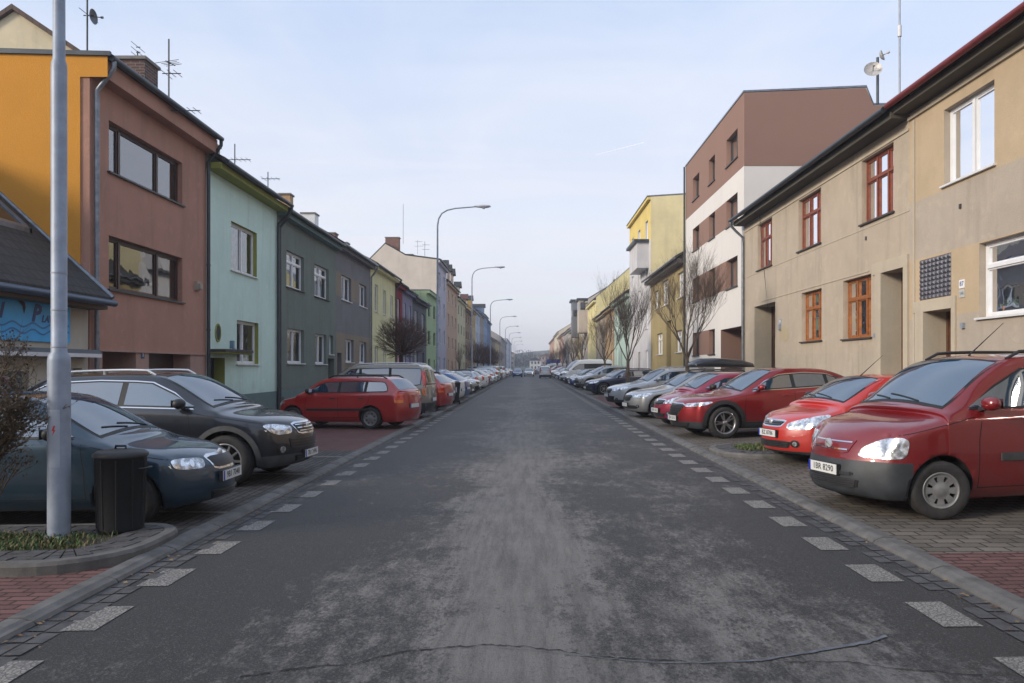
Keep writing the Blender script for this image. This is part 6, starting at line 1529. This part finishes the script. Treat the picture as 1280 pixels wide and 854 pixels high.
# ------------------------------------------------------------------ bins
BINM = simple('bin_black', (.007, .008, .010), .5, var=.3, nscale=4, bmp=.1); BING = simple('bin_green', (.010, .022, .022), .5, var=.3)
def round_bin(X, Y, label, mat=BINM, r=.235, h=.76, dz=0):
    e = empty('dustbin', (X, Y, SLOPE * (X + 2.9) + dz), 0, label, 'bin'); g = MB()
    g.lathe([(0, .0), (r * .86, .0), (r * .88, .03), (r * .97, h * .93), (r * 1.0, h * .94), (r * 1.0, h * .97)], (0, 0, 0), 2, 32); b = g.build('drum', mat, e)
    g = MB()
    for k in range(10): a = 2*math.pi*k/10; g.tube([(r*.885*math.cos(a), r*.885*math.sin(a), .04), (r*.972*math.cos(a), r*.972*math.sin(a), h*.92)], .008, 5)
    g.build('rib', mat, b)
    g = MB(); g.lathe([(r * 1.05, h * .95), (r * 1.06, h * .985), (r * .9, h * 1.02), (r * .3, h * 1.045), (0, h * 1.045)], (0, 0, 0), 2, 32); g.tube([(-.05, 0, h * 1.04), (-.05, 0, h * 1.08), (.05, 0, h * 1.08), (.05, 0, h * 1.04)], .012, 6); g.build('lid', mat, e)
    g = MB(); g.tube([(r * .95, -.09, h * .8), (r * 1.13, -.07, h * .8), (r * 1.13, .07, h * .8), (r * .95, .09, h * .8)], .012, 6); g.build('handle', mat, e)
round_bin(-4.0, 7.45, 'round black dustbin between the lamp post and the petrol green saloon', dz=.12)
def wheelie(X, Y, label, mat, txt=False):
    e = empty('wheelie_bin', (X, Y, SLOPE * (X + 2.9) + .02), R(6), label, 'bin'); g = MB()
    g.mesh([(-.21, -.24, .08), (.21, -.24, .08), (.21, .22, .08), (-.21, .22, .08), (-.28, -.30, .95), (.28, -.30, .95), (.28, .32, .95), (-.28, .32, .95)], [(0,3,2,1), (4,5,6,7), (0,1,5,4), (1,2,6,5), (2,3,7,6), (3,0,4,7)]); b = g.build('tub', mat, e)
    g = MB(); g.box(-.30, .30, -.33, .34, .952, .985); g.mesh([(-.28, -.30, .985), (.28, -.30, .985), (.28, .30, .985), (-.28, .30, .985), (-.2, -.2, 1.04), (.2, -.2, 1.04), (.2, .25, 1.05), (-.2, .25, 1.05)], [(4,5,6,7), (0,1,5,4), (1,2,6,5), (2,3,7,6), (3,0,4,7)]); g.build('lid', mat, e)
    for sx in (-1, 1): g = MB(); g.lathe([(0, -.03), (.1, -.03), (.1, .03), (0, .03)], (sx * .25, .26, .1), 0, 16); g.build('wheel', BLACK, e)
    g = MB(); g.tube([(-.25, .36, .93), (-.25, .42, .95), (.25, .42, .95), (.25, .36, .93)], .016, 6); g.build('handle', mat, e)
    if txt: g = MB(); g.box(-.12, .12, -.297, -.26, .55, .78); g.build('sticker', PLATE, e)
wheelie(-4.02, 34.3, 'dark green wheelie bin at the foot of the second street lamp, on the left', BING); wheelie(-3.40, 34.6, 'dark wheelie bin with a white sticker, right of the green bin', BINM, True)
wheelie(4.45, 54.0, 'dark wheelie bin in front of the silver off roader on the right', BING)
# ------------------------------------------------------------------ trees
BARK = simple('bark', (.13, .10, .07), .95, var=.4, nscale=8, bmp=1, bscale=30); TWIG = simple('twig_brown', (.10, .075, .058), .9, var=.3); TWIGD = simple('twig_purple_brown', (.10, .052, .036), .9, var=.35, nscale=3); BARKD = simple('bark_dark', (.05, .04, .035), .95, var=.4)
def bare_tree(name, X, Y, H_, trunk, rad, spread, seed, label, mats, group, levels=4, twigs=3, up=.55, base=None, round_=False, sides=5):
    rr = random.Random(seed); e = empty(name, (X, Y, base if base is not None else gz(X) + .02), rr.uniform(0, 6), label, 'tree', group)
    T = MB(); C_ = MB(); pts = []; p = Vector((0, 0, -.1)); d = Vector((rr.uniform(-.04, .04), rr.uniform(-.04, .04), 1)).normalized(); n = 6
    for i in range(n + 1): pts.append(p.copy()); p = p + d * (trunk + .1) / n; d = (d + Vector((rr.gauss(0, .03), rr.gauss(0, .03), 0))).normalized()
    T.tube(pts, [rad * (1.25 - .4 * i / n) for i in range(n + 1)], 9)
    crown_c = Vector((0, 0, trunk + (H_ - trunk) * .5)); hr = (H_ - trunk) * .5
    def grow(p, d, ln, r, lv):
        k = 4; q = [p]; rs = [r]
        for i in range(k):
            d = (d + Vector((rr.gauss(0, .10), rr.gauss(0, .10), up * .10 + rr.gauss(0, .05)))).normalized(); p = p + d * ln / k
            q.append(p.copy()); rs.append(r * (1 - .45 * (i + 1) / k))
        C_.tube(q, rs, 4 if lv < levels else 6 if r > .03 else sides, caps=False) if lv > 0 else C_.tube(q, rs, 3, caps=False)
        if lv == 0: return
        nb = twigs + (1 if rr.random() < .5 else 0)
        for b in range(nb):
            t = rr.uniform(.35, 1.0) if b else 1.0; i = min(k - 1, int(t * k)); s0 = q[i].lerp(q[i+1], t * k - i) if t < 1 else q[-1]
            ax = Vector((rr.gauss(0, 1), rr.gauss(0, 1), rr.gauss(0, .5))).normalized(); nd = (d + ax * spread * (.55 if b else .25)).normalized()
            if not round_: nd = (nd + Vector((0, 0, up * .5))).normalized()
            l2 = ln * rr.uniform(.55, .85)
            if round_:
                v = (s0 + nd * l2 - crown_c); 
                if (v.x / spread_r)**2 + (v.y / spread_r)**2 + (v.z / hr)**2 > 1.1: l2 *= .5
            grow(s0, nd, l2, max(.0028, r * rr.uniform(.38, .52)), lv - 1)
    spread_r = spread * 1.0
    nl = 6
    for b in range(nl):
        a = 2 * math.pi * b / nl + rr.uniform(-.3, .3); tilt = rr.uniform(.35, .75) * spread if b else .1
        if round_: tilt = rr.uniform(.5, 1.5)
        d = Vector((math.cos(a) * tilt, math.sin(a) * tilt, 1)).normalized(); grow(pts[-1] - Vector((0, 0, rr.uniform(0, .25))), d, (H_ - trunk) * rr.uniform(.30, .42), rad * .42, levels)
    T.build('trunk', mats[0], e); C_.build('crown', mats[1], e); return e
gt = 'bare trees along the right parking strip'
bare_tree('bare_tree', 5.85, 28.2, 5.9, 1.95, .085, .95, 3, 'bare upright tree in front of the white and mocha house, nearest on the right', (BARK, TWIG), gt, levels=4, twigs=4)
bare_tree('bare_tree', 5.25, 40.0, 6.0, 2.0, .090, .95, 5, 'bare tree with a broad fan of twigs before the grey and yellow block', (BARK, TWIG), gt, levels=4, twigs=4)
bare_tree('bare_tree', 5.7, 56.0, 5.8, 2.1, .09, .95, 8, 'bare tree behind the silver off roader in the right row', (BARK, TWIG), gt, levels=4, twigs=4)
fl = [(5.3, 76, 'bare tree beside the white delivery vans'), (4.9, 84, 'slender bare tree just beyond the white vans'), (5.2, 104, 'bare tree before the ochre house with the turret'), (5.3, 122, 'dark bare tree far down the right row, fourth from the far end'), (5.4, 140, 'dark bare tree far down the right row, third from the far end'), (5.3, 160, 'dark bare tree far down the right row, second from the far end'), (5.5, 185, 'last bare tree of the right row')]
for i, (X, Y, lb) in enumerate(fl): bare_tree('bare_tree', X, Y, 6.0, 2.0, .10, .7, 20 + i, lb, (BARKD if i > 2 else BARK, TWIGD if i > 2 else TWIG), gt, levels=3, twigs=4)
gtl = 'round headed trees along the left parking strip'
def globe(X, Y, r, zc_, seed, label, n=2600):
    """ball headed tree: a short trunk and a dense head of fine twigs, uneven at its edge"""
    rr = random.Random(seed); z0 = gz(X); e = empty('globe_tree', (X, Y, z0), 0, label, 'tree', gtl); g = MB(); g.tube([(0, 0, -.1), (.02, 0, .8), (0, .02, zc_ - r * .6)], [.11, .085, .075], 9); g.build('trunk', BARKD, e)
    g = MB(); c0 = Vector((0, 0, zc_ - r * .62)); cc = Vector((0, 0, zc_))
    lob = [(Vector((rr.gauss(0, 1), rr.gauss(0, 1), rr.gauss(.2, .8))).normalized(), rr.uniform(-.14, .16)) for _ in range(9)]
    def rad_(d): return 1 + sum(a_ * max(0, d.dot(v_)) ** 6 for v_, a_ in lob)
    for k in range(60):
        d = Vector((rr.gauss(0, 1), rr.gauss(0, 1), rr.gauss(.15, 1))).normalized(); f = rad_(d) * rr.uniform(.8, 1); q = cc + Vector((d.x * r * 1.12 * f, d.y * r * 1.12 * f, d.z * r * .92 * f)); m = c0.lerp(q, .5) + Vector((rr.gauss(0, .05), rr.gauss(0, .05), .05)); g.tube([c0, m, q], [.03, .014, .004], 4, caps=False)
    for k in range(n):
        d = Vector((rr.gauss(0, 1), rr.gauss(0, 1), rr.gauss(0, 1))).normalized(); t = rr.random() ** .45; f = rad_(d) * .93; s0 = cc + Vector((d.x * r * 1.12, d.y * r * 1.12, d.z * r * .92)) * t * f * .86
        o = (s0 - c0).normalized(); o = (o + Vector((rr.gauss(0, .45), rr.gauss(0, .45), rr.gauss(0, .4)))).normalized(); ln = rr.uniform(.10, .30) * r
        v = s0 + o * ln; w1_ = s0.lerp(v, .5) + Vector((rr.gauss(0, .02), rr.gauss(0, .02), rr.gauss(0, .02)))
        g.tube([s0, w1_, v], [.007, .005, .0025], 3, caps=False)
    g.build('crown', TWIGD, e); return e
globe(-6.2, 37.0, 1.30, 3.15, 4, 'dense dark globe shaped bare tree before the yellow house', 3300)
bare_tree('bare_tree', -5.6, 61.0, 3.8, 1.6, .06, .6, 61, 'thin small bare tree left of the third street lamp', (BARKD, TWIGD), gtl, levels=3)
for i, (X, Y, lb) in enumerate([(-6.2, 92, 'globe shaped bare tree beside the fourth street lamp'), (-6.2, 104, 'globe shaped bare tree just beyond the fourth street lamp'), (-6.3, 118, 'globe shaped bare tree near the fifth street lamp'), (-6.3, 136, 'farthest globe shaped bare tree of the left row')]): globe(X, Y, 1.9, 3.4, 40 + i, lb, 2200)
# shrub with leftover leaves at the left edge
def shrub(X, Y, label):
    rr = random.Random(12); e = empty('bare_shrub', (X, Y, SLOPE * (X + 2.9) + .1), 0, label, 'shrub'); g = MB(); lf = MB()
    g.tube([(0, 0, -.05), (.01, 0, .5), (-.02, .02, .95)], [.045, .04, .032], 8)
    def grow(p, d, ln, r, lv):
        q = [p]; k = 4
        for i in range(k): d = (d + Vector((rr.gauss(0, .16), rr.gauss(0, .16), rr.gauss(.04, .10)))).normalized(); p = p + d * ln / k; q.append(p.copy())
        g.tube(q, [r * (1 - .13 * i) for i in range(k + 1)], 5 if lv > 1 else 3, caps=False)
        if lv <= 1:
            for _ in range(rr.choice((0, 1, 1, 2))):
                c = q[rr.randint(1, k)] + Vector((rr.gauss(0, .02), rr.gauss(0, .02), rr.gauss(-.01, .02))); t = Vector((rr.gauss(0, 1), rr.gauss(0, 1), rr.gauss(0, 1))).normalized() * rr.uniform(.008, .017); b = t.orthogonal().normalized() * t.length * .7
                lf.face([c - t, c + b, c + t, c - b], 0 if rr.random() < .7 else 1)
        if lv == 0: return
        for b in range(3 + (rr.random() < .5)):
            t = rr.uniform(.3, 1); s0 = q[min(k, int(t * k))]; nd = (d + Vector((rr.gauss(0, .5), rr.gauss(0, .5), rr.gauss(.1, .35)))).normalized(); grow(s0, nd, ln * rr.uniform(.5, .8), max(.0022, r * .55), lv - 1)
    for b in range(18):
        a = 2*math.pi*b/18 + rr.uniform(-.3, .3); tl = rr.uniform(.1, .75); grow(Vector((0, 0, rr.uniform(.12, .95))), Vector((math.cos(a) * tl, math.sin(a) * tl, 1)).normalized(), rr.uniform(.48, .68), .016, 4)
    g.build('branches', simple('shrub_bark', (.085, .058, .036), .9, var=.4, nscale=12), e); lf.build('leaves', [simple('withered_leaf', (.075, .045, .020), .8), simple('withered_olive', (.055, .050, .018), .8)], e)
shrub(-5.03, 7.05, 'twiggy leafless shrub with a few brown leaves in the island at the left edge')
# leaning guard rail behind the post (two thin bars low over the island)
# ------------------------------------------------------------------ far end of the street
far_tw = simple('far_wood_brown', (.075, .060, .055), .95, var=.3, nscale=.5)
def wood(x0, x1, y, h0, h1, seed, label, n=900):
    rr = random.Random(seed); g = MB()
    for k in range(n):
        x = rr.uniform(x0, x1); yy = y + rr.uniform(-15, 15); h = rr.uniform(h0, h1) * (.7 + .3 * math.sin(x * .11 + seed)); a = rr.uniform(0, 6.3)
        for j in range(9):
            c = Vector((x + rr.gauss(0, 1.1), yy + rr.gauss(0, 1.1), h * rr.uniform(.25, 1))); t = Vector((rr.gauss(0, .4), rr.gauss(0, .4), 1)).normalized() * rr.uniform(.5, 1.4); b = Vector((math.cos(a + j), math.sin(a + j), 0)) * rr.uniform(.05, .35)
            g.face([c - t * .5 - b * .3, c - t * .5 + b * .3, c + t * .5 + b, c + t * .5 - b])
    return tag(g.build('far_wood', far_tw), label, 'wood', kind='stuff')
wood(-90, 60, 520, 6, 15, 2, 'bare brown wood closing the far end of the street', 1500)
wood(8, 30, 330, 4, 8, 5, 'dark bare trees massed at the right end of the street', 260)
g = MB(); n = 60
for i in range(n):
    x0, x1 = -260 + 520 * i / n, -260 + 520 * (i + 1) / n; h = lambda x: 13 + 3 * math.sin(x * .02 + 1) + 1.5 * math.sin(x * .06)
    g.face([(x0, 600, -2), (x1, 600, -2), (x1, 700, h(x1)), (x0, 700, h(x0))])
tag(g.build('hill', simple('hill_green', (.05, .065, .045), .95, var=.3, nscale=.02)), kind='structure')
rr = random.Random(5)
for i, (x, y, wd, h, c, lb) in enumerate([(-28, 480, 14, 15, (.45, .45, .46), 'pale block above the far wood on the left'), (-14, 500, 9, 11, (.5, .42, .35), 'small beige block beyond the far end of the road'), (4, 470, 7, 6, (.6, .6, .6), 'low white building across the far end of the road'), (12, 500, 12, 9, (.42, .3, .25), 'low reddish building at the far right end')]):
    e = empty('distant_building', (x, y, -.3), 0, lb, 'building'); g = MB(); g.box(-wd/2, wd/2, 0, 10, 0, h); g.build('wall', plaster('far_wall_%d' % i, c), e)
    g = MB(); g.prism([(-wd/2 - .3, h), (wd/2 + .3, h), (0, h + 2.2)], 1, -.3, 10.3); g.build('roof', TILE_R if i % 2 else TILE_D, e)
    g = MB(); [g.box(-wd/2 + 1 + k * 2, -wd/2 + 2 + k * 2, -.05, -.01, 1 + f * 3, 2.5 + f * 3) for k in range(int(wd/2) - 0) for f in range(int(h / 3))]; g.build('window', simple('dark_glass', (.02, .022, .025), .05, spec=.8), e)

# ------------------------------------------------------------------ winter haze
g = MB(); g.box(-280, 280, -70, 735, -1.8, 30); hz_m = bpy.data.materials.new('haze'); hz_m.use_nodes = True; n_ = hz_m.node_tree; n_.nodes.remove(n_.nodes['Principled BSDF'])
pv = n_.nodes.new('ShaderNodeVolumePrincipled'); pv.inputs['Color'].default_value = (.86, .88, .95, 1); pv.inputs['Density'].default_value = .0011; pv.inputs['Anisotropy'].default_value = .2
n_.links.new(pv.outputs[0], n_.nodes['Material Output'].inputs['Volume'])
tag(g.build('haze', hz_m), kind='stuff')

x, y, z = at(745, 193.5, 2600); x2, y2, z2 = at(805, 178.5, 2600)
g = MB(); a = Vector((x, y, z)); b = Vector((x2, y2, z2)); g.tube([a.lerp(b, t / 10) for t in range(11)], [.3 + 1.1 * (t / 10) for t in range(11)], 8); cm = simple('ice_trail', (.85, .85, .88), 1)
tag(g.build('contrail', cm), 'short faint white vapour trail in the sky right of the middle', 'contrail', kind='stuff')
